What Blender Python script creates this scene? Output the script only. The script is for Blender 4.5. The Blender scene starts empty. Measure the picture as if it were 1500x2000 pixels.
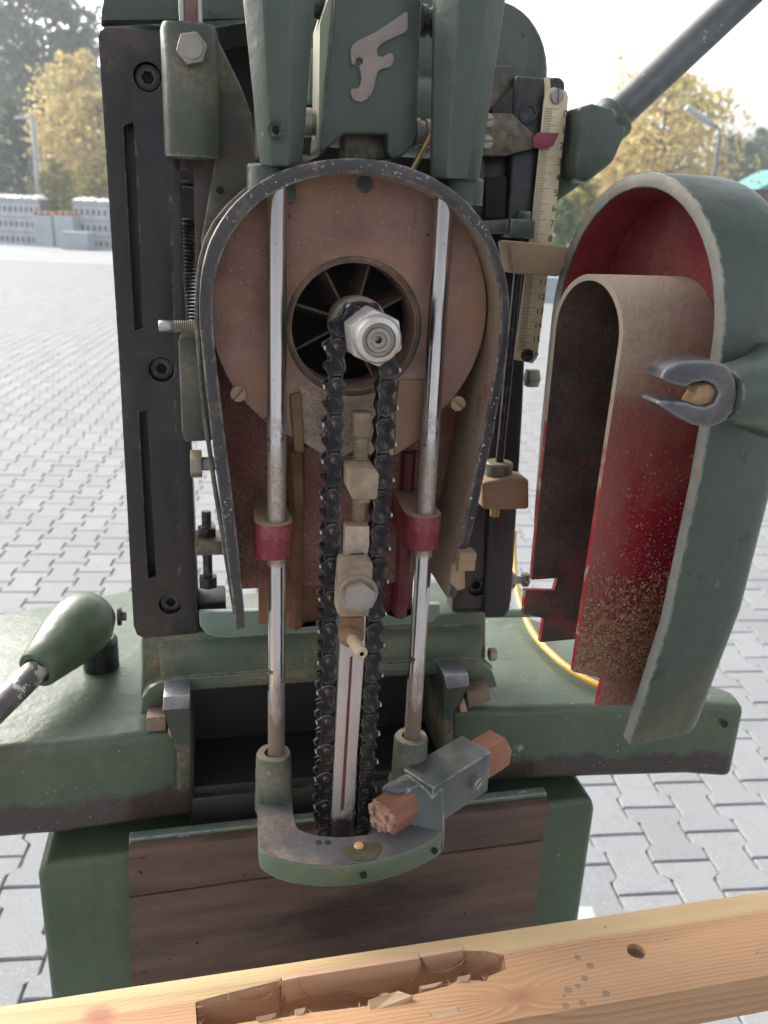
import bpy, bmesh, math, random
import numpy as np
from mathutils import Vector, Matrix
from mathutils.geometry import tessellate_polygon
R = math.radians
random.seed(7)
rng = np.random.default_rng(7)
SC = bpy.context.scene
COL = SC.collection

# ------------------------------------------------------------------ camera, sky, sun, exposure
H_CAM, F_PX, PITCH, ROLL, YAW = 1.44, 1670.0, R(18.8), R(2.5), R(12.0)
cd = bpy.data.cameras.new("camera")
cam = bpy.data.objects.new("camera", cd)
COL.objects.link(cam)
fw = Vector((0, math.cos(PITCH), -math.sin(PITCH)))
up0 = Vector((0, math.sin(PITCH), math.cos(PITCH)))
rt = Vector((1, 0, 0)) * math.cos(ROLL) + up0 * math.sin(ROLL)
up = Vector((1, 0, 0)) * -math.sin(ROLL) + up0 * math.cos(ROLL)
cam.matrix_world = Matrix.Translation((0, 0, H_CAM)) @ Matrix((rt, up, -fw)).transposed().to_4x4()
cd.sensor_width = 36.0
cd.lens = F_PX / 2000.0 * 36.0
cd.clip_start, cd.clip_end = 0.02, 2000
cd.dof.use_dof = True
cd.dof.focus_distance = 0.52
cd.dof.aperture_fstop = 13.0
SC.camera = cam

SUN_EL, SUN_AZ = R(33), R(-50)          # azimuth from +Y towards +X
world = bpy.data.worlds.new("World")
SC.world = world
world.use_nodes = True
wn, wl = world.node_tree.nodes, world.node_tree.links
sky = wn.new("ShaderNodeTexSky")
sky.sky_type = 'NISHITA'
sky.sun_disc = False
sky.sun_elevation = SUN_EL
sky.sun_rotation = SUN_AZ
sky.air_density, sky.dust_density, sky.ozone_density = 1.0, 6.0, 1.0
hs = wn.new("ShaderNodeHueSaturation")
hs.inputs["Saturation"].default_value = 0.34
wl.new(sky.outputs[0], hs.inputs["Color"])
wl.new(hs.outputs[0], wn["Background"].inputs["Color"])
wn["Background"].inputs["Strength"].default_value = 0.15
sd = bpy.data.lights.new("sun", 'SUN')
sd.energy, sd.angle, sd.color = 1.0, R(28), (1.0, 0.95, 0.88)
sun = bpy.data.objects.new("sun", sd)
COL.objects.link(sun)
sdir = Vector((math.sin(SUN_AZ) * math.cos(SUN_EL), math.cos(SUN_AZ) * math.cos(SUN_EL), math.sin(SUN_EL)))
sun.rotation_euler = sdir.to_track_quat('Z', 'Y').to_euler()
sun.location = sdir * 30
SC.view_settings.view_transform = 'Standard'
SC.view_settings.look = 'None'
SC.view_settings.exposure = 1.45
SC.view_settings.gamma = 1.0
SC.view_settings.use_curve_mapping = False
SC.cycles.max_bounces = 8
SC.cycles.use_denoising = True

# ------------------------------------------------------------------ measuring: a sight line of the photo met at a depth or height
def ray(x, y):
    u, v = (x - 750) / F_PX, -(y - 1000) / F_PX
    a = u * math.cos(ROLL) - v * math.sin(ROLL)
    b = u * math.sin(ROLL) + v * math.cos(ROLL)
    return Vector((a, b * math.sin(PITCH) + math.cos(PITCH), b * math.cos(PITCH) - math.sin(PITCH)))
XM = Vector((math.cos(YAW), math.sin(YAW), 0))
YM = Vector((-math.sin(YAW), math.cos(YAW), 0))
def P(x, y, d):                  # machine frame: X to its right, d depth, Z height from eye level
    r = ray(x, y)
    p = r * (d / r.dot(YM))
    return Vector((p.dot(XM), d, p.z))
def PZ(x, y, z):
    r = ray(x, y)
    p = r * (z / r.z)
    return Vector((p.dot(XM), p.dot(YM), z))
def poly(pts, d):                # outline in the X-Z plane of the machine at depth d
    return [(lambda v: (v.x, v.z))(P(x, y, d)) for x, y in pts]
def plan(pts, z):
    return [(lambda v: (v.x, v.y))(PZ(x, y, z)) for x, y in pts]
def W(x, y, Y):                  # world point at world depth Y
    r = ray(x, y)
    p = r * (Y / r.y)
    return Vector((p.x, Y, p.z + H_CAM))
def to_world(v):
    return XM * v.x + YM * v.y + Vector((0, 0, v.z + H_CAM))

# ------------------------------------------------------------------ mesh helpers
XZ = lambda a, b, c: Vector((a, c, b))
XY = lambda a, b, c: Vector((a, b, c))
YZ = lambda a, b, c: Vector((c, a, b))
def axis_frame(o, ax, spin=0.0):
    o, ax = Vector(o), Vector(ax).normalized()
    h = Vector((0, 0, 1)) if abs(ax.z) < 0.9 else Vector((1, 0, 0))
    u = h.cross(ax).normalized()
    v = ax.cross(u)
    u2 = u * math.cos(spin) + v * math.sin(spin)
    v2 = v * math.cos(spin) - u * math.sin(spin)
    return lambda a, b, c: o + u2 * a + v2 * b + ax * c
def circle(r, n, cx=0, cy=0, ph=0.0):
    return [(cx + r * math.cos(ph + 2 * math.pi * i / n), cy + r * math.sin(ph + 2 * math.pi * i / n)) for i in range(n)]
def arc(cx, cy, rx, ry, a0, a1, n):
    return [(cx + rx * math.cos(R(a0 + (a1 - a0) * i / n)), cy + ry * math.sin(R(a0 + (a1 - a0) * i / n))) for i in range(n + 1)]
def rrect(x0, y0, x1, y1, r, n=4):
    return (arc(x1 - r, y1 - r, r, r, 0, 90, n) + arc(x0 + r, y1 - r, r, r, 90, 180, n) +
            arc(x0 + r, y0 + r, r, r, 180, 270, n) + arc(x1 - r, y0 + r, r, r, 270, 360, n))
def smooth_poly(p, it=1, closed=True):   # Chaikin corner cutting
    for _ in range(it):
        q = []
        n = len(p)
        for i in range(n if closed else n - 1):
            a, b = p[i], p[(i + 1) % n]
            q += [tuple(.75 * s + .25 * t for s, t in zip(a, b)), tuple(.25 * s + .75 * t for s, t in zip(a, b))]
        p = q if closed else [p[0]] + q + [p[-1]]
    return p

class Mesh:
    def __init__(s):
        s.bm = bmesh.new()
    def _merge(s, b, bev, seg=2, ang=28):
        bmesh.ops.recalc_face_normals(b, faces=b.faces[:])
        if bev:
            es = [e for e in b.edges if len(e.link_faces) == 2 and e.calc_face_angle(0) > R(ang)]
            if es:
                bmesh.ops.bevel(b, geom=es, offset=bev, offset_type='OFFSET', segments=seg, profile=0.5, affect='EDGES', clamp_overlap=True)
        me = bpy.data.meshes.new("tmp")
        b.to_mesh(me); b.free()
        s.bm.from_mesh(me)
        bpy.data.meshes.remove(me)
        return s
    def prism(s, pl, c0, c1, holes=(), fr=XZ, mi=0, cap_mi=None, side_mi=None, bev=0.0, seg=2, caps=(1, 1)):
        b = bmesh.new()
        loops = [list(pl)] + [list(h) for h in holes]
        rows = []
        for lp in loops:
            rows.append(([b.verts.new(fr(x, y, c0)) for x, y in lp], [b.verts.new(fr(x, y, c1)) for x, y in lp]))
        cm = mi if cap_mi is None else cap_mi
        if holes:
            tri = tessellate_polygon([[Vector((x, y, 0)) for x, y in lp] for lp in loops])
            f0 = [v for r in rows for v in r[0]]
            f1 = [v for r in rows for v in r[1]]
            for t in tri:
                for k, ff in ((0, f0), (1, f1)):
                    if caps[k]:
                        try:
                            b.faces.new([ff[i] for i in t]).material_index = cm
                        except ValueError:
                            pass
        else:
            for k in (0, 1):
                if caps[k]:
                    b.faces.new(rows[0][k]).material_index = cm
        for li, (r0, r1) in enumerate(rows):
            n = len(r0)
            for i in range(n):
                f = b.faces.new((r0[i], r0[(i + 1) % n], r1[(i + 1) % n], r1[i]))
                f.material_index = side_mi[i] if (side_mi and li == 0) else mi
        return s._merge(b, bev, seg)
    def box(s, x0, x1, y0, y1, z0, z1, mi=0, bev=0.0, fr=XY, seg=2):
        return s.prism([(x0, y0), (x1, y0), (x1, y1), (x0, y1)], z0, z1, fr=fr, mi=mi, bev=bev, seg=seg)
    def lathe(s, prof, o, ax, n=32, mi=0, spin=0.0, mis=None):
        fr = axis_frame(o, ax, spin)
        b = bmesh.new()
        rings = []
        for r, t in prof:
            if r < 1e-7:
                rings.append([b.verts.new(fr(0, 0, t))])
            else:
                rings.append([b.verts.new(fr(x, y, t)) for x, y in circle(r, n)])
        for k in range(len(rings) - 1):
            A, B = rings[k], rings[k + 1]
            m = mis[k] if mis else mi
            for i in range(n):
                j = (i + 1) % n
                if len(A) == 1 and len(B) == 1:
                    continue
                if len(A) == 1:
                    f = b.faces.new((A[0], B[i], B[j]))
                elif len(B) == 1:
                    f = b.faces.new((A[i], A[j], B[0]))
                else:
                    f = b.faces.new((A[i], A[j], B[j], B[i]))
                f.material_index = m
        return s._merge(b, 0)
    def rod(s, a, b_, r, n=24, mi=0, ch=0.0006, r2=None):
        a, b_ = Vector(a), Vector(b_)
        L = (b_ - a).length
        r2 = r if r2 is None else r2
        return s.lathe([(0, 0), (r - ch, 0), (r, ch), (r2, L - ch), (r2 - ch, L), (0, L)], a, b_ - a, n, mi)
    def tube(s, pts, rad, n=12, mi=0):
        pts = [Vector(p) for p in pts]
        b = bmesh.new()
        rings = []
        pu = None
        for i, p in enumerate(pts):
            t = (pts[min(i + 1, len(pts) - 1)] - pts[max(i - 1, 0)]).normalized()
            if pu is None:
                h = Vector((0, 0, 1)) if abs(t.z) < .9 else Vector((1, 0, 0))
                pu = h.cross(t).normalized()
            pu = (pu - t * pu.dot(t)).normalized()
            v = t.cross(pu)
            r = rad[i] if isinstance(rad, (list, tuple)) else rad
            rings.append([b.verts.new(p + (pu * x + v * y) * r) for x, y in circle(1, n)])
        for k in range(len(rings) - 1):
            for i in range(n):
                j = (i + 1) % n
                b.faces.new((rings[k][i], rings[k][j], rings[k + 1][j], rings[k + 1][i])).material_index = mi
        b.faces.new(rings[0]).material_index = mi
        b.faces.new(rings[-1]).material_index = mi
        return s._merge(b, 0)
    def loft(s, loops, mi=0, bev=0.0, caps=(1, 1)):
        b = bmesh.new()
        rr = [[b.verts.new(p) for p in lp] for lp in loops]
        n = len(rr[0])
        for k in range(len(rr) - 1):
            for i in range(n):
                j = (i + 1) % n
                b.faces.new((rr[k][i], rr[k][j], rr[k + 1][j], rr[k + 1][i])).material_index = mi
        if caps[0]:
            b.faces.new(rr[0]).material_index = mi
        if caps[1]:
            b.faces.new(rr[-1]).material_index = mi
        return s._merge(b, bev)
    def hexhead(s, o, ax, af, h, mi=0, spin=0.0, n=6, bev=0.0007):
        fr = axis_frame(o, ax, spin)
        return s.prism(circle(af / 2 / math.cos(math.pi / n), n), 0, h, fr=fr, mi=mi, bev=bev)
    def socket(s, o, ax, r, h, rh, mi=0, spin=0.0, mi_in=None):   # round head with a hexagon socket
        fr = axis_frame(o, ax, spin)
        mi_in = mi if mi_in is None else mi_in
        s.prism(circle(r, 28), h * 0.35, h, holes=[circle(rh, 6)], fr=fr, mi=mi, bev=0.0004)
        return s.prism(circle(r * 0.97, 28), 0, h * 0.35, fr=fr, mi=mi_in)
    def slotted(s, o, ax, r, h, mi=0, spin=0.0, w=0.16):
        fr = axis_frame(o, ax, spin)
        k = r * w
        a0 = math.degrees(math.asin(w))
        s.prism(arc(0, 0, r, r, a0, 180 - a0, 12), h * .45, h, fr=fr, mi=mi, bev=r * .06)
        s.prism(arc(0, 0, r, r, 180 + a0, 360 - a0, 12), h * .45, h, fr=fr, mi=mi, bev=r * .06)
        return s.prism(circle(r, 26), 0, h * .45, fr=fr, mi=mi)

ORG = {}
def finish(m, name, mats, parent=None, ang=32, label=None, cat=None, group=None, kind=None, origin=None, smooth=True):
    """Link the collected mesh as one object; vertices are in the machine frame, the object's origin in its middle."""
    me = bpy.data.meshes.new(name)
    m.bm.to_mesh(me)
    m.bm.free()
    if not isinstance(mats, (list, tuple)):
        mats = [mats]
    for x in mats:
        me.materials.append(x)
    if smooth:
        me.polygons.foreach_set("use_smooth", [True] * len(me.polygons))
        me.set_sharp_from_angle(angle=R(ang))
    n = len(me.vertices)
    co = np.empty(n * 3); me.vertices.foreach_get("co", co)
    co = co.reshape(-1, 3)
    c = Vector((co.min(0) + co.max(0)) / 2) if origin is None else Vector(origin)
    co -= np.array(c)
    me.vertices.foreach_set("co", co.ravel())
    me.update()
    o = bpy.data.objects.new(name, me)
    COL.objects.link(o)
    ORG[o.name] = c.copy()
    if parent is not None:
        o.parent = parent
        o.location = c - ORG[parent.name]
    else:
        o.location = to_world(c)
        o.rotation_euler = (0, 0, YAW)
    tag(o, label, cat, group, kind)
    return o
def tag(o, label=None, cat=None, group=None, kind=None):
    for k, v in (("label", label), ("category", cat), ("group", group), ("kind", kind)):
        if v:
            o[k] = v
    return o
def empty(name, c, parent=None, label=None, cat=None, group=None):
    o = bpy.data.objects.new(name, None)
    o.empty_display_size = 0.05
    COL.objects.link(o)
    c = Vector(c)
    ORG[o.name] = c
    if parent is not None:
        o.parent = parent
        o.location = c - ORG[parent.name]
    else:
        o.location = to_world(c)
        o.rotation_euler = (0, 0, YAW)
    return tag(o, label, cat, group)
def wlink(me, name, mats, loc=(0, 0, 0), parent=None, smooth=False, **k):     # plain world-frame object
    for x in (mats if isinstance(mats, (list, tuple)) else [mats]):
        me.materials.append(x)
    if smooth:
        me.polygons.foreach_set("use_smooth", [True] * len(me.polygons))
        me.set_sharp_from_angle(angle=R(35))
    o = bpy.data.objects.new(name, me)
    COL.objects.link(o)
    o.location = loc
    if parent is not None:
        o.parent = parent
    return tag(o, **k)
def wmesh(m, name):
    me = bpy.data.meshes.new(name)
    m.bm.to_mesh(me); m.bm.free()
    return me

# ------------------------------------------------------------------ materials
class N:
    def __init__(s, name):
        s.m = bpy.data.materials.new(name)
        s.m.use_nodes = True
        s.t = s.m.node_tree
        s.b = s.t.nodes["Principled BSDF"]
        s.tc = s.t.nodes.new("ShaderNodeTexCoord").outputs["Object"]
    def new(s, ty, **k):
        n = s.t.nodes.new(ty)
        for a, v in k.items():
            setattr(n, a, v)
        return n
    def put(s, sock, v):
        if hasattr(v, "links") or isinstance(v, bpy.types.NodeSocket):
            s.t.links.new(v, sock)
        else:
            sock.default_value = v if not (isinstance(v, tuple) and len(v) == 3 and sock.type == 'RGBA') else (*v, 1)
    def noise(s, scale, detail=4, rough=.55, vec=None, dist=0.0):
        n = s.new("ShaderNodeTexNoise")
        s.put(n.inputs["Vector"], vec or s.tc)
        n.inputs["Scale"].default_value = scale
        n.inputs["Detail"].default_value = detail
        n.inputs["Roughness"].default_value = rough
        n.inputs["Distortion"].default_value = dist
        return n.outputs["Fac"]
    def step(s, v, lo, hi, a=0.0, b=1.0):
        n = s.new("ShaderNodeMapRange")
        s.put(n.inputs[0], v)
        for i, q in enumerate((lo, hi, a, b)):
            n.inputs[i + 1].default_value = q
        return n.outputs[0]
    def mix(s, f, a, b):
        n = s.new("ShaderNodeMix", data_type='RGBA')
        s.put(n.inputs[0], f); s.put(n.inputs[6], a); s.put(n.inputs[7], b)
        return n.outputs[2]
    def mth(s, op, a, b=0.0):
        n = s.new("ShaderNodeMath", operation=op)
        n.use_clamp = op in ('ADD',) and False
        s.put(n.inputs[0], a); s.put(n.inputs[1], b)
        return n.outputs[0]
    def mapped(s, scale=(1, 1, 1), rot=(0, 0, 0), loc=(0, 0, 0)):
        n = s.new("ShaderNodeMapping")
        s.put(n.inputs[0], s.tc)
        n.inputs["Scale"].default_value = scale
        n.inputs["Rotation"].default_value = rot
        n.inputs["Location"].default_value = loc
        return n.outputs[0]
    def sep(s, v=None):
        n = s.new("ShaderNodeSeparateXYZ")
        s.put(n.inputs[0], v or s.tc)
        return n.outputs
    def bump(s, h, dist=.0005, strength=1.0):
        n = s.new("ShaderNodeBump")
        n.inputs["Distance"].default_value = dist
        n.inputs["Strength"].default_value = strength
        s.put(n.inputs["Height"], h)
        s.t.links.new(n.outputs[0], s.b.inputs["Normal"])
    def out(s, col, rough=.5, metal=0.0, spec=.5):
        s.put(s.b.inputs["Base Color"], col)
        s.put(s.b.inputs["Roughness"], rough)
        s.put(s.b.inputs["Metallic"], metal)
        s.b.inputs["Specular IOR Level"].default_value = spec
        return s.m
DUST = (.40, .27, .16)
def coat(name, c1, c2, rough=.45, metal=0.0, ns=14, chip=None, edge=None, dust=0.0, updust=0.0, speck=0.0, bump=.0003, bs=220, dcol=DUST, spec=.5, grime=None, ramp=(.35, .68), lump=0.0, fleck=None, stain=None):
    n = N(name)
    kd = .80 if metal < .35 else .92
    c1, c2 = tuple(v * kd for v in c1), tuple(v * kd for v in c2)
    dcol = tuple(v * .85 for v in dcol)
    col = n.mix(n.step(n.noise(ns, 6, .6), *ramp), c1, c2)
    rg = n.step(n.noise(ns * 3, 4), .3, .7, rough - .08, rough + .1)
    fine = n.noise(bs, 5, .65)
    if grime:                                   # stain of its own shape: axis, from, to, colour
        ax, g0, g1, gc = grime
        v = n.mth('ADD', n.sep()[ax], n.step(n.noise(45, 5, .65), .3, .7, -abs(g1 - g0), abs(g1 - g0)))
        col = n.mix(n.step(v, g0, g1), col, gc)
    if stain:                                   # oily runs down the paint
        v = n.noise(38, 5, .62, vec=n.mapped((1, 1, .16), loc=(1, 6, 3)))
        v = n.mth('MULTIPLY', n.step(v, .56, .74, 0, .75), n.step(n.noise(9, 3), .4, .6))
        col = n.mix(v, col, stain)
    if chip:
        cc, amt, cs = chip
        f = n.step(n.noise(cs, 6, .68), 1 - amt, 1 - amt + .025)
        col = n.mix(f, col, cc)
    if fleck:                                   # small pale scratches and knocks
        v = n.noise(95, 3, .75, vec=n.mapped((1, 1, .45), loc=(9, 2, 4)), dist=.6)
        v = n.mth('MULTIPLY', n.step(v, .70, .73), n.step(n.noise(17, 3), .45, .6))
        col = n.mix(v, col, fleck)
    if edge:
        ec, amt = edge
        bv = n.new("ShaderNodeBevel", samples=3)
        bv.inputs["Radius"].default_value = .0022
        g = n.new("ShaderNodeNewGeometry")
        d = n.new("ShaderNodeVectorMath", operation='DOT_PRODUCT')
        n.t.links.new(bv.outputs[0], d.inputs[0]); n.t.links.new(g.outputs["Normal"], d.inputs[1])
        e = n.step(d.outputs["Value"], .99, .88)
        e = n.mth('MULTIPLY', e, n.step(n.noise(130, 4, .7), .62 - amt * .4, .78 - amt * .4))
        col = n.mix(e, col, ec)
    if dust:
        f = n.step(n.noise(ns * 1.7, 5, .6, vec=n.mapped(loc=(3, 1, 7))), .62 - dust * .6, .95 - dust * .45)
        f = n.mth('MULTIPLY', f, n.step(n.noise(bs * 1.3, 4, .7, vec=n.mapped(loc=(5, 5, 2))), .36, .62, .15, 1.0))
        col = n.mix(f, col, dcol)
        rg = n.mth('MAXIMUM', rg, n.mth('MULTIPLY', f, .85))
    if updust:
        g = n.new("ShaderNodeNewGeometry")
        z = n.sep(g.outputs["Normal"])[2]
        f = n.mth('MULTIPLY', n.step(z, .35, .9), n.step(n.noise(40, 5, .65), .5 - updust * .5, .75 - updust * .5))
        f = n.mth('MULTIPLY', f, min(1.0, .55 + updust * .5))
        col = n.mix(f, col, dcol)
        rg = n.mth('MAXIMUM', rg, n.mth('MULTIPLY', f, .85))
    if speck:
        f = n.step(n.noise(520, 2, .5), .74 - speck * .1, .78 - speck * .1)
        f = n.mth('MULTIPLY', f, n.step(n.noise(30, 3), .4, .6))
        col = n.mix(f, col, (.55, .45, .34))
    n.bump(fine if not lump else n.mth('ADD', fine, n.mth('MULTIPLY', n.noise(42, 3, .5), lump)), bump)
    return n.out(col, rg, metal, spec)

GREEN = coat("green_paint", (.048, .066, .050), (.078, .100, .076), .36, ns=9, lump=6, fleck=(.32, .35, .30), stain=(.035, .03, .022), chip=((.035, .03, .028), .36, 44), edge=((.30, .33, .28), .5), dust=.06, bump=.00025, bs=150, dcol=(.22, .17, .12))
GREEN_WARM = coat("warm_green_paint", (.056, .088, .046), (.088, .125, .068), .34, ns=8, lump=4, fleck=(.32, .35, .30), stain=(.04, .035, .022), chip=((.035, .03, .028), .34, 44), edge=((.30, .33, .28), .5), dust=.06, bump=.00025, bs=150, dcol=(.22, .17, .12))
GREEN_DUSTY = coat("dusty_green_paint", (.060, .075, .055), (.095, .108, .08), .48, ns=20, lump=4, stain=(.05, .04, .025), fleck=(.30, .27, .2), chip=((.035, .03, .028), .34, 50), edge=((.34, .30, .22), .5), dust=.30, updust=.5, bump=.0004, dcol=(.26, .20, .13))
GREEN_DARK = coat("dark_green_casting", (.022, .034, .024), (.042, .054, .038), .48, ns=14, edge=((.22, .22, .18), .3), dust=.30, bump=.0005, bs=120)
TABLE = coat("table_paint", (.064, .094, .058), (.098, .132, .086), .36, ns=11, lump=2.2, stain=(.04, .034, .026), fleck=(.34, .36, .32), chip=((.26, .27, .25), .33, 30), edge=((.30, .31, .27), .6), dust=.05, speck=.4, dcol=(.22, .17, .12), bump=.0005, bs=110, grime=(2, -.010, -.016, (.045, .032, .03)))
PALE_GREEN = coat("pale_green_paint", (.16, .24, .20), (.22, .30, .26), .4, ns=20, chip=((.05, .05, .04), .30, 90), edge=((.5, .52, .45), .6), dust=.1)
BLACK = coat("blackened_iron", (.013, .011, .013), (.030, .022, .023), .40, ns=10, edge=((.22, .21, .22), .25), dust=.10, bump=.0002, dcol=(.16, .10, .07))
RIM = coat("worn_black_rim", (.03, .026, .028), (.06, .05, .05), .4, ns=25, chip=((.34, .26, .18), .28, 160), edge=((.38, .36, .33), .5), dust=.12, speck=.8, bump=.0003)
RED_DUSTY = coat("dusty_red_paint", (.14, .014, .024), (.22, .024, .034), .55, ns=16, dust=.66, bump=.0008, bs=420, dcol=(.38, .24, .16))
RED = coat("red_paint", (.20, .009, .026), (.29, .015, .036), .38, ns=9, edge=((.52, .08, .08), .35), dust=.34, bump=.0004, bs=300, dcol=(.33, .17, .11))
RED_DARK = coat("red_collar_paint", (.22, .02, .035), (.28, .03, .05), .45, ns=40, dust=.2, updust=.9, speck=.9, bump=.0004)
def fanplate_mat():
    n = N("sawdust_coated_plate")
    x, y, z = n.sep()
    big = n.noise(13, 6, .62)
    fine = n.noise(380, 5, .68)
    col = n.mix(n.step(big, .30, .70), (.14, .070, .060), (.345, .215, .165))
    col = n.mix(n.step(n.noise(34, 5, .65, vec=n.mapped(loc=(3, 0, 8))), .50, .72, 0, .7), col, (.30, .155, .085))
    scr = n.noise(70, 3, .7, vec=n.mapped((1, 1, .12), rot=(0, R(28), 0)), dist=.4)
    col = n.mix(n.step(scr, .66, .72, 0, .5), col, (.09, .055, .045))
    foot = n.step(n.mth('ADD', z, n.step(n.noise(40, 5, .65), .3, .7, -.02, .02)), -.028, -.062)   # sawdust lies thick at the foot
    foot = n.mth('MULTIPLY', foot, n.step(n.mth('ABSOLUTE', x), .058, .035))
    col = n.mix(n.mth('MULTIPLY', foot, n.step(fine, .25, .5, .5, 1)), col, (.44, .34, .255))
    col = n.mix(n.step(fine, .60, .70, 0, .6), col, (.46, .36, .28))
    col = n.mix(n.step(n.noise(75, 4, .7), .68, .72), col, (.05, .033, .028))
    n.bump(n.mth('ADD', fine, n.mth('MULTIPLY', n.noise(60, 4), 1.5)), .0006)
    return n.out(col, .75, 0, .2)
FANPLATE = fanplate_mat()
CAKED = coat("caked_sawdust", (.28, .205, .14), (.52, .41, .29), .95, ns=45, chip=((.09, .065, .045), .36, 120), bump=.0014, bs=420, spec=.1)
CAKED_BROWN = coat("brown_caked_sawdust", (.24, .14, .085), (.36, .22, .13), .95, ns=40, bump=.001, bs=420, spec=.1)
BEIGE_METAL = coat("dusty_beige_casting", (.30, .19, .12), (.42, .29, .18), .8, ns=30, chip=((.07, .05, .04), .33, 40), dust=.5, updust=.8, bump=.0005)
STEEL = coat("bare_steel", (.42, .41, .40), (.55, .54, .53), .32, metal=.9, ns=40, chip=((.2, .13, .08), .28, 80), dust=.12, bump=.0001)
DUSTY_STEEL = coat("dusty_steel", (.27, .245, .22), (.38, .35, .31), .5, metal=.55, ns=50, dust=.28, updust=.5, bump=.0004)
BAR = coat("guide_bar_steel", (.50, .44, .42), (.58, .52, .50), .42, metal=.55, ns=30, dust=.08, bump=.0001, grime=(2, -.088, -.098, (.05, .04, .04)))
CHAIN = coat("oiled_black_chain", (.012, .012, .015), (.03, .028, .03), .36, metal=.6, ns=150, edge=((.30, .27, .25), .38), dust=.10, bump=.0002, bs=500)
TIP = coat("ground_tooth_edge", (.42, .42, .43), (.60, .60, .60), .35, metal=.7, ns=100)
DARK = coat("dark_interior", (.008, .008, .010), (.014, .012, .013), .8, ns=20)
BOLT = coat("black_bolt_steel", (.02, .02, .022), (.05, .047, .047), .38, metal=.5, ns=60, edge=((.3, .29, .28), .3), dust=.1, bump=.0002)
BRASS = coat("brass_pin", (.42, .27, .10), (.5, .34, .14), .4, metal=.7, ns=60, dust=.5)
def rod_mat():
    n = N("chromed_rod")
    z = n.sep()[2]
    st = n.noise(60, 5, .65, vec=n.mapped((1, 1, .25)))
    col = n.mix(n.step(n.noise(90, 4, .6, vec=n.mapped((1, 1, .05))), .35, .7), (.50, .48, .49), (.66, .64, .65))
    oil = n.step(n.mth('ADD', z, n.step(st, .3, .7, -.05, .05)), -.125, -.165)       # oil and rust creeping up from the foot
    col = n.mix(n.mth('MULTIPLY', oil, .85), col, (.16, .10, .06))
    spot = n.step(n.noise(75, 3, .6), .70, .73)
    col = n.mix(spot, col, (.18, .12, .07))
    dz = n.step(n.mth('ADD', z, n.step(n.noise(50, 5, .6), .3, .7, -.04, .04)), .075, .02)   # sawdust film above the collars
    dz = n.mth('MULTIPLY', dz, n.step(z, -.037, -.033))
    dz = n.mth('MULTIPLY', dz, n.step(n.noise(260, 4, .7), .35, .62, .35, .9))
    col = n.mix(dz, col, (.30, .21, .13))
    mt = n.step(n.mth('MAXIMUM', dz, n.mth('MULTIPLY', oil, .5)), 0, 1, 1.0, .15)
    rg = n.step(n.mth('MAXIMUM', n.mth('MAXIMUM', dz, oil), spot), 0, 1, .2, .6)
    n.bump(n.noise(300, 4, vec=n.mapped((1, 1, .03))), .00006)
    return n.out(col, rg, mt)
CHROME = rod_mat()
def ruler_mat():
    n = N("ruler_face")
    col = n.mix(n.step(n.noise(30, 6, .6), .35, .7), (.56, .45, .29), (.66, .54, .38))
    col = n.mix(n.step(n.noise(140, 5, .7), .66, .74), col, (.22, .15, .09))
    n.bump(n.noise(300), .0001)
    return n.out(col, .5, .15)
RULER = ruler_mat()
INK = coat("ruler_ink", (.02, .018, .018), (.03, .026, .026), .6)
def wood(name, light, dark, ring, knots=(), pale=None, rough=.62, red=None, sc=1.0):
    """Lengthwise grain along object X with knots that bend the rings."""
    n = N(name)
    x, y, z = n.sep()
    w = n.noise(3.2 * sc, 3, .5, vec=n.mapped((1, 4, 4)))
    off = n.step(w, 0, 1, -.010, .010)
    for kx, ky, kr, amp in knots:
        dx = n.mth('SUBTRACT', x, kx); dy = n.mth('SUBTRACT', y, ky)
        q = n.mth('ADD', n.mth('POWER', n.mth('DIVIDE', dx, kr * 1.6), 2.0), n.mth('POWER', n.mth('DIVIDE', dy, kr), 2.0))
        g = n.mth('DIVIDE', amp, n.mth('ADD', q, 1.0))
        off = n.mth('ADD', off, n.mth('MULTIPLY', g, n.step(dy, -kr * .5, kr * .5, -1.0, 1.0)))
    v = n.mth('ADD', y, off)
    v = n.mth('ADD', v, n.mth('MULTIPLY', z, .35))
    rr = n.mth('FRACT', n.mth('MULTIPLY', v, ring))
    saw = n.mth('MULTIPLY', n.step(rr, 0, .75), n.step(rr, 1.0, .84))
    saw = n.mth('MULTIPLY', saw, n.step(n.noise(2.5, 2, vec=n.mapped((3, 40, 40))), .25, .7, .25, 1.0))
    fib = n.noise(60, 5, .7, vec=n.mapped((1, 22, 22)))
    light, dark = tuple(v * .84 for v in light), tuple(v * .84 for v in dark)
    if pale:
        pale = (pale[0], pale[1], tuple(v * .84 for v in pale[2]))
    col = n.mix(saw, light, dark)
    col = n.mix(n.step(fib, .35, .75, 0, .45), col, dark)
    if pale:                                      # pale sapwood band towards one edge
        y0, y1, pc = pale
        yy = n.mth('ADD', y, n.mth('MULTIPLY', off, .6))
        pcol = n.mix(n.mth('MULTIPLY', saw, .35), pc, light)
        col = n.mix(n.step(yy, y0, y1), col, pcol)
    for kx, ky, kr, amp in knots:
        dx = n.mth('SUBTRACT', x, kx); dy = n.mth('SUBTRACT', y, ky)
        q = n.mth('SQRT', n.mth('ADD', n.mth('POWER', n.mth('DIVIDE', dx, kr * 1.5), 2.0), n.mth('POWER', n.mth('DIVIDE', dy, kr), 2.0)))
        q = n.mth('ADD', q, n.step(n.noise(35, 4), .3, .7, -.35, .35))
        col = n.mix(n.step(q, .95, .25, 0, .8), col, red or dark)
    n.bump(n.mth('ADD', n.mth('MULTIPLY', saw, .4), fib), .0003)
    return n.out(col, rough, 0, .3)

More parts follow.
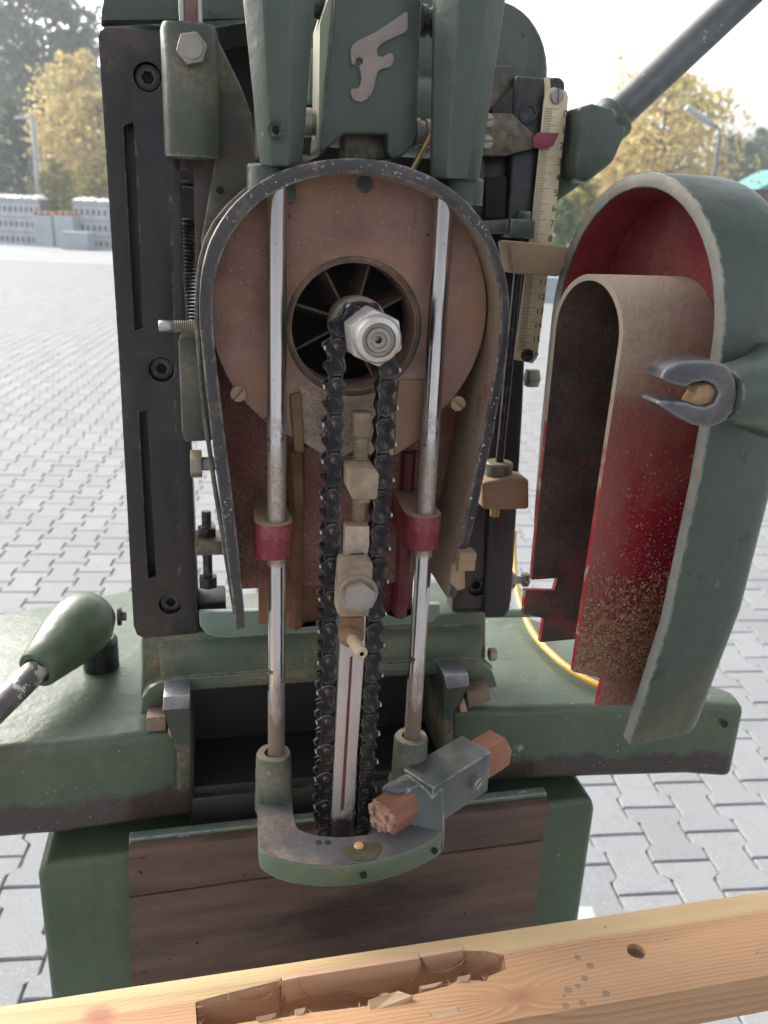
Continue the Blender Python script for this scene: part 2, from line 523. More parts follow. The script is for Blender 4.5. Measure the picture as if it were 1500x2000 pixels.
# ================================================================== the mortising machine (one thing; everything bolted to it is a part)
MC = empty("mortising_machine", (.10, .66, -H_CAM), label="old green chain mortising machine with black slides and open guard on the paving", cat="machine")
FWD = Vector((0, -1, 0))
def part(m, name, mats, parent=None, **k):
    return finish(m, name, mats, parent or MC, **k)

# ---- pedestal with neck and foot
m = Mesh()
xl, xr = P(70, 1700, .565).x, P(1168, 1560, .565).x
zt = P(1168, 1560, .565).z
m.prism([(xl, -1.42), (xr, -1.42), (xr, zt - .012), (xr - .004, zt), (xl + .006, zt - .012), (xl, zt - .024)], .565, .84, bev=.007, seg=3)
m.prism([(xl + .010, zt - .03), (xr - .010, zt - .03), (xr - .010, zt + .007), (xl + .010, zt + .007)], .618, .80, bev=.006, seg=3)
m.prism([(xl - .05, -1.44), (xr + .05, -1.44), (xr + .05, -1.40), (xl - .05, -1.40)], .50, .90, bev=.012, seg=3)
pedestal = part(m, "pedestal", GREEN_WARM)
# ---- table: left and right blocks, hollow middle
zt0 = -.372
tb = plan([(-90, 1515), (100, 1455), (330, 1425), (352, 1424)], zt0)
m = Mesh()
zl = -.452
def table_block(pl, zlow, ztop):
    m.prism(pl, zlow, ztop, fr=XY, bev=.007, seg=3)
back_l = PZ(250, 1150, zt0); back_r = PZ(1000, 1195, zt0)
xa, xb = P(378, 1500, .585).x, P(872, 1450, .585).x
table_block([(-.30, .572), (-.118, .570), (xa, .578), (xa, .84), (-.09, .845), (-.21, .80), (-.32, .78)], -.452, -.372)
tr = PZ(1395, 1355, -.385); tr2 = PZ(1432, 1392, -.385)
table_block([(xb, .582), (.30, .575), (.40, .566), (tr2.x + .006, .556), (tr2.x + .012, .58), (.36, .70), (.29, .77), (xb, .82)], -.448, -.376)
m.prism([(xa - .002, .66), (xb + .002, .66), (xb + .002, .82), (xa - .002, .82)], -.449, -.376, fr=XY)
table = part(m, "table", TABLE)
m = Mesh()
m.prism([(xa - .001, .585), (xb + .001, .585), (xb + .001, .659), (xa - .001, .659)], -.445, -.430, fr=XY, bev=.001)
m.prism([(xa - .001, -.4295), (xb + .001, -.4295), (xb + .001, -.335), (xa - .001, -.335)], .650, .659)  # dark plate added to block light leaking in under the saddle
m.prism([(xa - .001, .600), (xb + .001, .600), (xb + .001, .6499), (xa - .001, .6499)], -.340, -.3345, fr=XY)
part(m, "table_hollow", coat("hollow_shade_black", (.010, .010, .010), (.028, .023, .021), .55, ns=9, dust=.1, dcol=(.14, .09, .06)))  # near-black colour paints the shade inside the hollow
m = Mesh()      # front skirt of the hollow
m.prism(poly([(372, 1560), (880, 1512), (880, 1560), (372, 1618)], .580), .580, .590, bev=.002)
part(m, "table_skirt", coat("greasy_skirt", (.022, .02, .019), (.045, .038, .033), .5, ns=16, chip=((.2, .17, .14), .3, 70), dust=.15))
for side, pts, z0 in ((0, [(318, 1362), (372, 1358), (372, 1545), (345, 1545), (345, 1470), (318, 1390)], 0),
                      (1, [(866, 1322), (918, 1330), (914, 1345), (885, 1395), (885, 1500), (866, 1500)], 0)):
    m = Mesh()
    m.prism(poly(pts, .567), .567, .655, bev=.0015)
    w = part(m, "dovetail_way", [GREEN_DARK])
    m = Mesh()
    q = [(319, 1361), (371, 1357), (369, 1384), (317, 1388)] if side == 0 else [(867, 1318), (914, 1315), (918, 1340), (874, 1346)]
    m.prism(poly(q, .5655), .5655, .590, bev=.0008)
    part(m, "way_end", coat("machined_way_steel", (.20, .20, .22), (.30, .30, .32), .4, metal=.5, ns=60, edge=((.6, .6, .6), .6)), parent=w)
for q in ([(286, 1402), (324, 1400), (324, 1428), (286, 1430)], [(912, 1352), (958, 1345), (960, 1368), (916, 1384)]):
    m = Mesh()
    m.prism(poly(q, .574), .574, .60, bev=.001)
    part(m, "gib_strip", coat("rusty_gib", (.17, .11, .08), (.30, .21, .15), .7, ns=60, chip=((.1, .06, .04), .4, 90)))
for q in ([(330, 1412), (344, 1432), (345, 1441), (334, 1442), (328, 1432)], [(898, 1378), (906, 1366), (914, 1390), (900, 1393)]):
    m = Mesh()
    m.prism(poly(q, .569), .569, .58, bev=.0008)
    part(m, "wiper_end", coat("copper_wiper", (.42, .24, .15), (.5, .32, .22), .6, ns=80))
m = Mesh()      # small hole plug on the right end
m.lathe([(0, 0), (.003, 0), (.003, .002), (0, .002)], P(1414, 1413, .557), FWD, 16)
part(m, "oil_hole", DARK)

# ---- cross slide (saddle) with rounded front lip
m = Mesh()
lipL = [(275, 1397), (275, 1376), (285, 1352), (305, 1333), (340, 1324), (560, 1309), (760, 1297), (880, 1288), (940, 1292), (962, 1310), (972, 1340)]
up_ = [(968, 1345), (905, 1356), (905, 1330), (868, 1312), (600, 1331), (372, 1346), (345, 1360), (322, 1366), (322, 1394)]
lp = poly([(275, 1397), (277, 1366), (290, 1345), (312, 1332), (350, 1325), (560, 1310), (760, 1297), (900, 1288), (940, 1294), (962, 1312), (972, 1342),
           (925, 1350), (918, 1326), (866, 1312), (600, 1333), (372, 1348), (368, 1352), (318, 1356), (316, 1394)], .588)
m.prism(lp, .588, .600, bev=.0045, seg=3)
zz = -.300
m.prism(poly([(275, 1372), (276, 1240), (600, 1210), (948, 1190), (948, 1290), (760, 1302), (560, 1316), (350, 1330), (300, 1345)], .603), .599, .665, bev=.004)
m.tube([P(300, 1346, .596), P(322, 1336, .595), P(560, 1314, .595), P(760, 1302, .595), P(935, 1296, .595), P(955, 1306, .596)], [.004, .0072, .0078, .0078, .0072, .004], 14)
x0, x1 = lp[0][0], lp[10][0]
fl = []
for k in range(7):                              # concave sweep from the lip up to the web
    a = R(90 * k / 6)
    fl.append((.600 + .0 , 0))
m.prism([(.5905, -.3285), (.5925, -.316), (.5975, -.308), (.604, -.304), (.604, -.340), (.5905, -.340)], x0 + .016, x1 - .016, fr=YZ, bev=.0)
saddle = part(m, "cross_slide", coat("saddle_paint", (.055, .085, .050), (.085, .12, .075), .36, ns=10, chip=((.10, .07, .05), .30, 60), edge=((.26, .24, .2), .5), dust=.2, bump=.0003))
m = Mesh()
m.hexhead(P(955, 1278, .596), (1, 0, 0), .010, .006, spin=.3)
part(m, "saddle_screw", DUSTY_STEEL)
m = Mesh()      # pale foot plate behind the guard
pl = poly([(388, 1196), (600, 1190), (860, 1180), (860, 1200), (845, 1215), (600, 1236), (430, 1246), (404, 1240), (390, 1222)], .598)
m.prism(pl, .598, .604, bev=.001)
part(m, "foot_plate", PALE_GREEN)
m = Mesh()
m.prism(poly([(386, 1150), (440, 1146), (440, 1180), (386, 1184)], .640), .612, .645, bev=.002)
part(m, "spacer_block", DARK)

# ---- left black slide rail
m = Mesh()
out = poly([(192, 72), (196, 60), (206, 54), (338, 62), (352, 640), (388, 1236), (382, 1246), (285, 1248), (268, 1240), (261, 1222), (232, 690)], .600)
s1 = poly([(241, 246), (260, 238), (266, 320), (279, 640), (263, 646), (255, 500)], .600)
s2 = poly([(271, 806), (287, 800), (305, 1126), (289, 1130)], .600)
h1, h2, h3 = P(288, 150, .6), P(315, 722, .6), P(333, 1180, .6)
holes = [s1, s2] + [circle(.0085, 22, h.x, h.z) for h in (h1, h2, h3)]
m.prism(out, .600, .611, holes=holes, bev=.0011)
out2 = [(x * 1.0, z) for x, z in poly([(198, 66), (338, 66), (390, 1236), (285, 1242), (270, 1236)], .612)]
m.prism(out2, .6115, .640, bev=.001)
m.prism(poly([(330, 250), (347, 250), (386, 1180), (352, 1190)], .5985), .5985, .6005, bev=.0006)
rail = part(m, "slide_rail", BLACK)
for h in (h1, h2, h3):
    m = Mesh()
    m.socket((h.x, .611, h.z), FWD, .0074, .0075, .004, mi_in=1)
    part(m, "cap_screw", [BOLT, DARK], parent=rail)

# ---- green sleeve with clamp bolt, flat bar above and casting web
m = Mesh()
zs0, zs1 = P(372, 308, .572).z, P(372, 50, .572).z
cxs = P(373, 200, .572).x
hw = .0165
def sleeve_ring(z, k=1.0):
    return [Vector((cxs + x * k, .578 + y * k, z)) for x, y in smooth_poly([(-hw, .014), (-hw, -.010), (-.011, -.0185), (.011, -.0185), (hw, -.010), (hw, .014)], 2)]
m.loft([sleeve_ring(zs0, .97), sleeve_ring(zs0 + .002), sleeve_ring((zs0 + zs1) / 2), sleeve_ring(zs1 - .003), sleeve_ring(zs1, .94)])
sleeve = part(m, "bar_sleeve", GREEN_DUSTY, ang=50)
b0 = P(375, 97, .5595)
m = Mesh()
m.hexhead(b0, FWD, .0155, .0065, spin=R(12))
m.lathe([(0, .0064), (.0064, .0064), (.0058, .0072), (0, .0072)], b0, FWD, 24)
part(m, "clamp_bolt", DUSTY_STEEL, parent=sleeve)
m = Mesh()
xq0, xq1 = P(350, 20, .578).x, P(396, 20, .578).x
m.box(xq0, xq0 + .0028, .569, .586, zs1 - .01, zs1 + .12, bev=.0005)
m.box(xq1 - .0028, xq1, .569, .586, zs1 - .01, zs1 + .12, bev=.0005)
m.box(xq0 + .0027, xq1 - .0027, .5715, .585, zs1 - .01, zs1 + .119, mi=1)
part(m, "flat_bar", [STEEL, coat("rusty_bar", (.22, .13, .11), (.30, .18, .15), .55, metal=.3, ns=40)])
m = Mesh()
m.prism(poly([(414, 66), (424, 74), (470, 168), (492, 225), (500, 335), (470, 385), (430, 450), (398, 520), (392, 470), (420, 312)], .588), .586, .600, bev=.0015)
part(m, "casting_web", coat("web_paint", (.055, .065, .05), (.11, .10, .075), .6, ns=18, chip=((.10, .06, .045), .42, 45), edge=((.4, .42, .38), .5), dust=.35, bump=.0012, bs=90))
m = Mesh()
w0 = P(430, 372, .5855)
m.lathe([(0, 0), (.0024, 0), (.0024, .001), (0, .001)], w0, FWD, 14)
part(m, "web_hole", DARK)
m = Mesh()
m.prism(poly([(378, 300), (424, 304), (426, 450), (402, 520), (398, 840), (384, 850)], .594), .590, .606, bev=.001)
m.prism(poly([(340, 300), (366, 312), (366, 330), (350, 330), (340, 326)], .594), .600, .612, bev=.001)
part(m, "guide_strip", coat("brown_guide_strip", (.06, .04, .034), (.10, .065, .05), .5, ns=14, dust=.2))
m = Mesh()
pts = []
zS0, zS1 = P(372, 425, .65).z, P(376, 650, .65).z
for i in range(620):                             # dark return spring seen in the slit
    a = i / 620 * 2 * math.pi * 31
    pts.append(Vector((P(371, 400, .652).x + .0075 * math.cos(a), .652 + .0075 * math.sin(a), zS0 + (zS1 - zS0) * i / 620)))
m.tube(pts, .00118, 6)
c = P(366, 400, .66)
m.tube([Vector((c.x + .022 * math.cos(a), .66, c.z - .012 + .026 * math.sin(a))) for a in np.linspace(-.6, 1.9, 16)], .0022, 8)
part(m, "return_spring", BOLT)

# ---- green clamp block, threaded stud, side bolt
m = Mesh()
m.prism(smooth_poly(poly([(348, 664), (354, 656), (402, 654), (412, 700), (428, 858), (362, 862), (355, 840)], .574), 0), .571, .596, bev=.0018)
part(m, "clamp_block", GREEN_DUSTY)
def threaded(m, a, b, r, pitch=.00125, mi=0, n=16):
    a, b = Vector(a), Vector(b)
    L = (b - a).length
    pr = [(0, 0)]
    t = 0.0
    while t < L:
        pr += [(r * .86, t), (r, t + pitch * .5)]
        t += pitch
    pr += [(r * .86, L), (0, L)]
    m.lathe(pr, a, b - a, n, mi)
m = Mesh()
sx0, sx1 = P(338, 637, .566), P(425, 632, .566)
threaded(m, (sx0.x, .566, sx0.z), (sx1.x + .006, .566, sx0.z + .0004), .0040)
m.rod((P(310, 640, .566).x, .566, sx0.z), (sx0.x + .001, .566, sx0.z), .0038, mi=1)
part(m, "threaded_stud", [DUSTY_STEEL, STEEL], ang=60)
m = Mesh()
hb = P(372, 906, .560)
m.hexhead((hb.x, .560, hb.z), (1, 0, 0), .0165, .0075, spin=R(25))
m.rod((hb.x + .0074, .560, hb.z), (hb.x + .021, .560, hb.z), .0045)
part(m, "side_bolt", DUSTY_STEEL)
m = Mesh()
zc = P(408, 1035, .585)
m.box(zc.x - .010, zc.x + .022, .575, .600, P(405, 1060, .585).z - .006, P(405, 1048, .585).z, bev=.001)
ab = part(m, "adjuster_bracket", GREEN_DARK)
m = Mesh()
ax_ = P(404, 1040, .588)
m.rod((ax_.x, .588, P(404, 1130, .588).z), (ax_.x, .588, P(404, 998, .588).z), .0034)
m.hexhead((ax_.x, .588, P(404, 1049, .588).z), (0, 0, 1), .0125, .008)
m.hexhead((ax_.x, .588, P(404, 1145, .588).z), (0, 0, 1), .0125, .008)
part(m, "adjuster_screw", BOLT)

# ---- motor head: arched cover with dark hollow, round motor body
m = Mesh()
X0, X1, ZT = P(198, 20, .66).x, P(1068, 100, .66).x, P(1000, 8, .66).z
outl = [(X0, P(400, 60, .66).z)] + arc(X0 + .03, ZT - .035, .03, .035, 180, 90, 8) + arc(X1 - .042, ZT - .047, .042, .047, 90, 0, 10) + [(X1, P(1066, 330, .66).z)]
innr = [(X1 - .035, P(1066, 330, .66).z), (X1 - .035, ZT - .12), (X1 - .05, ZT - .075), (P(470, 30, .66).x + .02, P(480, 34, .66).z), (P(400, 60, .66).x, P(400, 62, .66).z)]
m.prism(outl + innr, .655, .80, bev=.006, seg=3)
part(m, "motor_cover", GREEN, ang=40)
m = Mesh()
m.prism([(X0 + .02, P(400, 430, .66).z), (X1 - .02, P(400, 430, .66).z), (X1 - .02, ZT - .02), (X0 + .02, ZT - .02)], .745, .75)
part(m, "back_panel", coat("back_panel_shade_tone", (.02, .017, .02), (.04, .03, .03), .6, ns=8))  # near-black colour stands in for shade inside the motor head
m = Mesh()
ym = P(830, 180, .64)
m.lathe([(0, 0), (.020, 0), (.0225, .003), (.0225, .05), (.026, .055), (.026, .105), (.020, .112), (0, .112)], (P(600, 200, .63).x, .635, P(600, 215, .635).z), (1, 0, 0), 36)
part(m, "motor_body", GREEN)
m = Mesh()
m.box(P(600, 150, .60).x, P(632, 150, .60).x, .598, .64, P(610, 205, .6).z, P(610, 95, .6).z, bev=.003)
part(m, "link_arm", PALE_GREEN)
m = Mesh()
m.box(X0 + .10, X0 + .14, .61, .70, P(460, 300, .62).z, P(460, 110, .62).z, bev=.004)
part(m, "column_casting", coat("brown_column", (.05, .035, .034), (.09, .06, .055), .5, ns=8))
m = Mesh()
m.prism(poly([(905, 130), (1000, 128), (1008, 134), (1008, 222), (905, 222)], .61), .608, .65, bev=.002)
part(m, "carriage_block", GREEN_DARK)

# ---- right slide rail: grooved black strip, round-edged outer strip
m = Mesh()
ro = poly([(1008, 146), (1060, 152), (1095, 150), (1105, 160), (1104, 190), (1050, 470), (1030, 600), (1022, 800), (1000, 1170), (995, 1196), (985, 1207), (948, 1207), (944, 1196)], .600)
m.prism(ro, .600, .632, bev=.0035, seg=3)
q = P(933, 1147, .604)
m.prism(poly([(880, 980), (948, 850), (944, 1203), (884, 1206)], .604), .604, .622, holes=[circle(.0082, 22, q.x, q.z)], bev=.0012)
m.prism(poly([(944, 300), (1010, 260), (1010, 460), (960, 700), (944, 700)], .612), .612, .640, bev=.001)
m.prism(poly([(905, 290), (948, 290), (946, 470), (915, 470)], .603), .603, .63, bev=.001)
m.prism(poly([(958, 215), (1010, 160), (1060, 160), (1062, 260), (1040, 460), (1000, 460), (1000, 280)], .6035), .6035, .612, bev=.001)
rr = part(m, "slide_rail", BLACK)
m = Mesh()
m.socket((q.x, .618, q.z), FWD, .0078, .010, .0042, mi_in=1)
part(m, "cap_screw", [BOLT, DARK], parent=rr)
m = Mesh()
q = P(1030, 221, .6035)
m.lathe([(.0085, 0), (.0092, 0), (.0092, .0028), (.0085, .0028), (.0085, 0)], q, FWD, 28)
m.socket(q, FWD, .0076, .0045, .0042, mi_in=1)
part(m, "cap_screw", [BOLT, DARK], parent=rr)
m = Mesh()
m.prism(poly([(950, 345), (990, 345), (986, 425), (948, 425)], .5995), .5995, .602)
part(m, "rail_slot", DARK, parent=rr)
m = Mesh()
q = P(1045, 742, .604)
m.hexhead((q.x - .004, .612, q.z), (1, 0, 0), .013, .009)
part(m, "rail_nut", DUSTY_STEEL, parent=rr)
m = Mesh()
q = P(996, 1143, .60)
m.hexhead((q.x, .61, q.z), (1, 0, 0), .0125, .007)
m.rod((q.x + .006, .61, q.z), (q.x + .016, .61, q.z), .0032)
m.hexhead((q.x + .014, .61, q.z), (1, 0, 0), .011, .005, mi=1)
part(m, "stop_screw", [DUSTY_STEEL, GREEN])
m = Mesh()
m.rod(P(930, 1198, .66), P(1070, 1196, .66), .0042)
part(m, "cross_tube", PALE_GREEN)

# ---- depth scale with ticks and figures
RD = .5942
m = Mesh()
topL, topR = P(1061, 178, RD), P(1109, 186, RD)
rp = poly([(1062, 200), (1066, 178), (1082, 170), (1106, 178), (1110, 190), (1080, 460), (1060, 620), (1049, 700), (1040, 710), (1004, 702), (1012, 640), (1040, 420)], RD)
m.prism(rp, RD, RD + .0012, bev=.0002)
m.prism(poly([(1064, 152), (1074, 150), (1076, 185), (1064, 185)], .5985), .5985, .600)
ruler = part(m, "depth_scale", RULER)
z_at0, z_at16 = P(1086, 213, RD).z, P(1030, 683, RD).z
def rx(z):                                       # left edge of the scale at a height
    a, b = P(1063, 213, RD), P(1010, 683, RD)
    return a.x + (b.x - a.x) * (z - a.z) / (b.z - a.z)
m = Mesh()
for i in range(161):
    z = z_at0 + (z_at16 - z_at0) * i / 160
    L = .0105 if i % 10 == 0 else (.0078 if i % 5 == 0 else .0058)
    m.box(rx(z) + .0004, rx(z) + L, RD - .00012, RD, z - .00013, z + .00013)
part(m, "scale_marks", INK, parent=ruler, smooth=False)
m = Mesh()
for i in range(17):
    cu = bpy.data.curves.new("digits", 'FONT')
    cu.body = str(i)
    cu.size = .0062
    cu.align_x = 'RIGHT'
    cu.extrude = .00006
    ob = bpy.data.objects.new("digits", cu)
    COL.objects.link(ob)
    me = bpy.data.meshes.new_from_object(ob.evaluated_get(bpy.context.evaluated_depsgraph_get()))
    z = z_at0 + (z_at16 - z_at0) * i / 160 * 10
    x = rx(z) + .0168
    me.transform(Matrix.Translation((x, RD - .0001, z - .0045)) @ Matrix.Rotation(R(90), 4, 'X'))
    m.bm.from_mesh(me)
    bpy.data.objects.remove(ob); bpy.data.curves.remove(cu); bpy.data.meshes.remove(me)
part(m, "scale_figures", INK, parent=ruler, smooth=False)
for x, y, mt in ((1087, 188, DUSTY_STEEL), (1029, 694, BOLT)):
    m = Mesh()
    m.slotted(P(x, y, RD), FWD, .0046, .0022, spin=R(90 if y < 300 else 20))
    part(m, "scale_screw", mt, parent=ruler)
m = Mesh()
m.prism(poly([(1040, 270), (1050, 258), (1092, 260), (1080, 285), (1070, 290), (1042, 289)], .5905), .590, .5915, bev=.0004)
part(m, "depth_pointer", coat("crimson_pointer", (.26, .03, .06), (.32, .045, .08), .5, ns=40))
m = Mesh()
m.prism(poly([(915, 219), (1002, 222), (1042, 262), (1042, 290), (990, 304), (915, 304)], .592), .592, .600, bev=.001)
arm = part(m, "pointer_arm", GREEN_DARK)
for x, y in ((950, 236), (948, 278)):
    m = Mesh()
    m.slotted(P(x, y, .592), FWD, .0042, .004, spin=R(10))
    part(m, "arm_screw", DUSTY_STEEL, parent=arm)
m = Mesh()
m.prism(poly([(930, 432), (1000, 428), (1000, 456), (935, 458)], .585), .585, .600, bev=.001)
m.box(P(996, 440, .58).x, P(1044, 440, .58).x, .578, .600, P(1020, 466, .578).z, P(1020, 428, .578).z, bev=.001)
lug = part(m, "stop_lug", GREEN)
m = Mesh()
q = P(1022, 426, .589)
m.hexhead((q.x, .589, q.z - .001), (0, 0, 1), .0088, .0055)
part(m, "lug_bolt", GREEN, parent=lug)

# ---- guard hinge arms and pin
for nm, pts, d0, d1 in (("hinge_arm", [(990, 474), (996, 470), (1104, 480), (1116, 500), (1088, 540), (1000, 534)], .556, .578),
                        ("hinge_arm", [(944, 945), (1000, 935), (1036, 938), (1036, 997), (960, 999), (944, 996)], .560, .582)):
    m = Mesh()
    m.prism(poly(pts, .558), d0, d1, bev=.0025, seg=3)
    part(m, nm, BEIGE_METAL)
m = Mesh()
q0, q1 = P(997, 540, .582), P(968, 905, .582)
m.rod((q1.x, .575, q1.z - .03), (q1.x + .002, .575, q0.z + .02), .0030)
m.rod((q1.x, .575, P(968, 1008, .575).z), (q1.x, .575, P(968, 990, .575).z), .0035, mi=1)
part(m, "hinge_pin", [BOLT, BRASS])
m = Mesh()
q = P(969, 905, .575)
m.lathe([(0, 0), (.0095, 0), (.0102, .001), (.0102, .0125), (.0092, .0135), (0, .0135)], (q1.x, .575, P(969, 936, .575).z), (0, 0, 1), 30)
part(m, "pin_collar", GREEN_DUSTY)

# ---- chain guard housing: arched rim, inner wall, outer wall
outer = [(462, 1232), (440, 1060), (414, 860), (395, 690), (388, 610), (392, 530), (414, 455), (468, 382), (542, 333), (620, 313), (700, 307),
         (780, 318), (858, 350), (920, 398), (966, 465), (990, 540), (997, 600), (992, 680), (982, 750), (958, 870), (930, 1010), (912, 1075), (890, 1168)]
inner = [(872, 1168), (893, 1072), (910, 1010), (938, 870), (962, 750), (974, 680), (979, 600), (972, 544), (946, 472), (901, 416), (845, 374), (772, 346),
         (700, 337), (628, 342), (556, 363), (490, 406), (442, 472), (419, 540), (414, 610), (420, 690), (440, 860), (465, 1060), (480, 1226)]
def dense(pl, k):
    return smooth_poly(pl, k, closed=False)
oo, ii = dense(outer, 2), dense(inner, 2)
m = Mesh()
G0 = .502
po, pi_ = poly(oo, G0), poly(ii, G0)
nO, nI = len(po), len(pi_)
sm = [1] * (nO - 1) + [0] + [2] * (nI - 1) + [0]
m.prism(po + pi_, G0, .574, mi=0, cap_mi=0, side_mi=sm, bev=.0009)
WALLD = coat("dust_coated_wall", (.24, .15, .105), (.36, .25, .18), .8, ns=22, chip=((.22, .03, .04), .36, 16), dust=.5, bump=.0006, bs=420, dcol=(.40, .29, .2))
guard = part(m, "chain_guard", [RIM, GREEN_DARK, WALLD], ang=28)
# left outer flange line (second thin rim seen just outside)
m = Mesh()
fo = poly(dense([(455, 1200), (400, 860), (384, 690), (379, 610), (383, 525), (404, 448), (455, 384), (520, 340)], 1), .530)
fi = poly(dense([(530, 344), (463, 390), (412, 452), (391, 528), (387, 610), (392, 690), (408, 860), (463, 1200)], 1), .530)
m.prism(fo + fi, .530, .548, bev=.0006)
part(m, "guard_flange", GREEN_DUSTY)
m = Mesh()      # back wall (red), fan cover in front of it
fcx = P(690, 610, .55).x
zcut = P(470, 1170, .555).z
bo = [q for q in po if q[1] > zcut]
bo = [(bo[0][0], zcut)] + bo + [(bo[-1][0], zcut)]
hx = P(692, 640, .566)
m.prism([(a * .98 + .02 * fcx, b * .98 - .0005) for a, b in bo], .562, .5735, holes=[circle(.0415, 40, hx.x - .002, hx.z)], bev=.0005)
part(m, "guard_back", RED_DUSTY)
m = Mesh()
hx = P(692, 640, .524)
fc = P(688, 612, .524)
bev_pts = arc(fc.x, fc.z, .0848, .0848, -68, 248, 70)
low = poly([(640, 893), (700, 897), (772, 888)], .524)
m.prism(bev_pts + low, .524, .5615, holes=[circle(.0382, 48, hx.x, hx.z)], bev=.0008)
fancover = part(m, "fan_cover", FANPLATE, ang=28)
m = Mesh()
m.lathe([(.0382, .004), (.0392, -.0012), (.0408, -.0012), (.0430, .0006)], (hx.x, .524, hx.z), (0, 1, 0), 56)
part(m, "hole_rim", coat("hole_rim_brown", (.08, .05, .04), (.16, .10, .07), .7, ns=30, dust=.3), parent=fancover)
for x, y, sp in ((465, 768, 50), (893, 787, -40)):
    m = Mesh()
    m.slotted(P(x, y, .524), FWD, .0048, .0030, spin=R(sp))
    part(m, "cover_screw", BEIGE_METAL, parent=fancover)
m = Mesh()
q = P(712, 360, .524)
m.lathe([(0, 0), (.005, 0), (.005, .0006), (0, .0006)], q, FWD, 18)
part(m, "oil_stain_plug", BLACK, parent=fancover)
m = Mesh()
m.lathe([(.043, 0), (.0425, .03), (0, .03)], (hx.x, .545, hx.z), (0, 1, 0), 40)
fan = part(m, "fan_housing", DARK)
for k in range(8):
    a = R(20 + 45 * k)
    m = Mesh()
    u, v = Vector((math.cos(a), 0, math.sin(a))), Vector((-math.sin(a), 0, math.cos(a)))
    c = Vector((hx.x, .545, hx.z))
    b = bmesh.new()
    sw = .005
    vs = [b.verts.new(c + p) for p in (u * .010 + v * .0008, u * .0415 + v * (.0008 + sw), u * .0415 + v * (sw - .0008), u * .010 - v * .0008)]
    vs2 = [b.verts.new(x.co + Vector((0, .022, 0)) + v * .004) for x in vs]
    b.faces.new(vs); b.faces.new(vs2)
    for i in range(4):
        b.faces.new((vs[i], vs[(i + 1) % 4], vs2[(i + 1) % 4], vs2[i]))
    m._merge(b, 0)
    part(m, "fan_blade", coat("dusty_fan_blade", (.06, .042, .036), (.14, .09, .065), .7, ns=30, dust=.3) if k == 0 else bpy.data.materials["dusty_fan_blade"], parent=fan)
# shaft collar, sprocket and nut
axs = P(735, 661, .46)
ax0 = Vector((axs.x, 0, axs.z))
m = Mesh()
m.lathe([(0, 0), (.0165, 0), (.0172, .001), (.0172, .012), (.0155, .014), (.0155, .03), (0, .03)], ax0 + Vector((0, .514, 0)), (0, 1, 0), 40)
m.lathe([(0, 0), (.0148, 0), (.0148, .028), (0, .028)], ax0 + Vector((0, .5005, 0)), (0, 1, 0), 36, mi=1)
part(m, "spindle_collar", [coat("beige_collar", (.34, .28, .22), (.44, .37, .29), .55, metal=.3, ns=30, dust=.4), BOLT])
m = Mesh()
tooth = []
for k in range(14):
    a = 2 * math.pi * k / 14
    tooth.append((axs.x + math.cos(a) * (.0125 if k % 2 else .0098), axs.z + math.sin(a) * (.0125 if k % 2 else .0098)))
m.prism(tooth, .486, .500, bev=.0005)
part(m, "sprocket", BOLT)
m = Mesh()
m.hexhead(ax0 + Vector((0, .484, 0)), FWD, .0272, .0245, spin=R(38), bev=.0012)
m.lathe([(0, .0244), (.0132, .0244), (.0132, .0275), (.0118, .0310), (.0092, .0322), (.0086, .0302), (.0070, .0300), (.0064, .0318), (.0045, .0318), (.0040, .0300), (.0020, .0296), (.0018, .022), (0, .022)],
        ax0 + Vector((0, .484, 0)), FWD, 40, mis=[0, 0, 0, 0, 1, 1, 1, 1, 1, 1, 2, 2])
part(m, "sprocket_nut", [coat("bright_nut_steel", (.55, .51, .47), (.66, .62, .58), .38, metal=.55, ns=60, dust=.3, dcol=(.46, .37, .29), bump=.0002), DUSTY_STEEL, DARK])

# ---- chip chute plates flanking the chain
def chute(name, prof, y0, y1, mt):
    m = Mesh()
    zt_, zb_ = P(650, y0, .565).z, P(650, y1, .565).z
    th = .002
    pl = prof + [(x, d + th) for x, d in reversed(prof)]
    m.prism(pl, zb_, zt_, fr=XY, bev=.0004)
    return part(m, name, mt, ang=50)
cx_ = lambda x, d=.56, y=1000: P(x, y, d).x
chute("chute_plate", [(cx_(505), .568), (cx_(556), .566), (cx_(566), .558), (cx_(578), .555), (cx_(590), .558), (cx_(598), .567), (cx_(634), .569), (cx_(642), .560)], 868, 1216,
      coat("rusty_dust_plate", (.17, .085, .055), (.27, .14, .085), .85, ns=24, chip=((.30, .03, .04), .28, 14), dust=.35, bump=.0007, bs=420, dcol=(.36, .21, .12), spec=.15))
chute("chute_plate", [(cx_(750), .560), (cx_(757), .568), (cx_(776), .567), (cx_(783), .556), (cx_(796), .554), (cx_(806), .560), (cx_(812), .569), (cx_(850), .571)], 880, 1204,
      coat("dark_red_chute", (.12, .012, .03), (.19, .02, .04), .5, ns=14, dust=.25, dcol=(.2, .11, .08), bump=.0004))
m = Mesh()
m.prism(poly([(565, 770), (588, 764), (594, 884), (574, 880)], .5225), .520, .5242, bev=.0015)
part(m, "dust_ridge", CAKED_BROWN)
m = Mesh()
m.prism(poly([(566, 880), (590, 880), (594, 1000), (574, 1000)], .556), .553, .562, bev=.002)
part(m, "dust_ridge", CAKED_BROWN)
m = Mesh()
m.prism(poly([(780, 742), (838, 742), (838, 846), (772, 890), (772, 800)], .5215), .5215, .5245, bev=.0008)
part(m, "cover_flap", coat("orange_brown_flap", (.28, .16, .09), (.36, .21, .13), .75, ns=18, dust=.3))
m = Mesh()
m.box(P(892, 1090, .50).x, P(926, 1090, .50).x, .494, .506, P(910, 1092, .50).z, P(910, 1074, .50).z, bev=.0015)
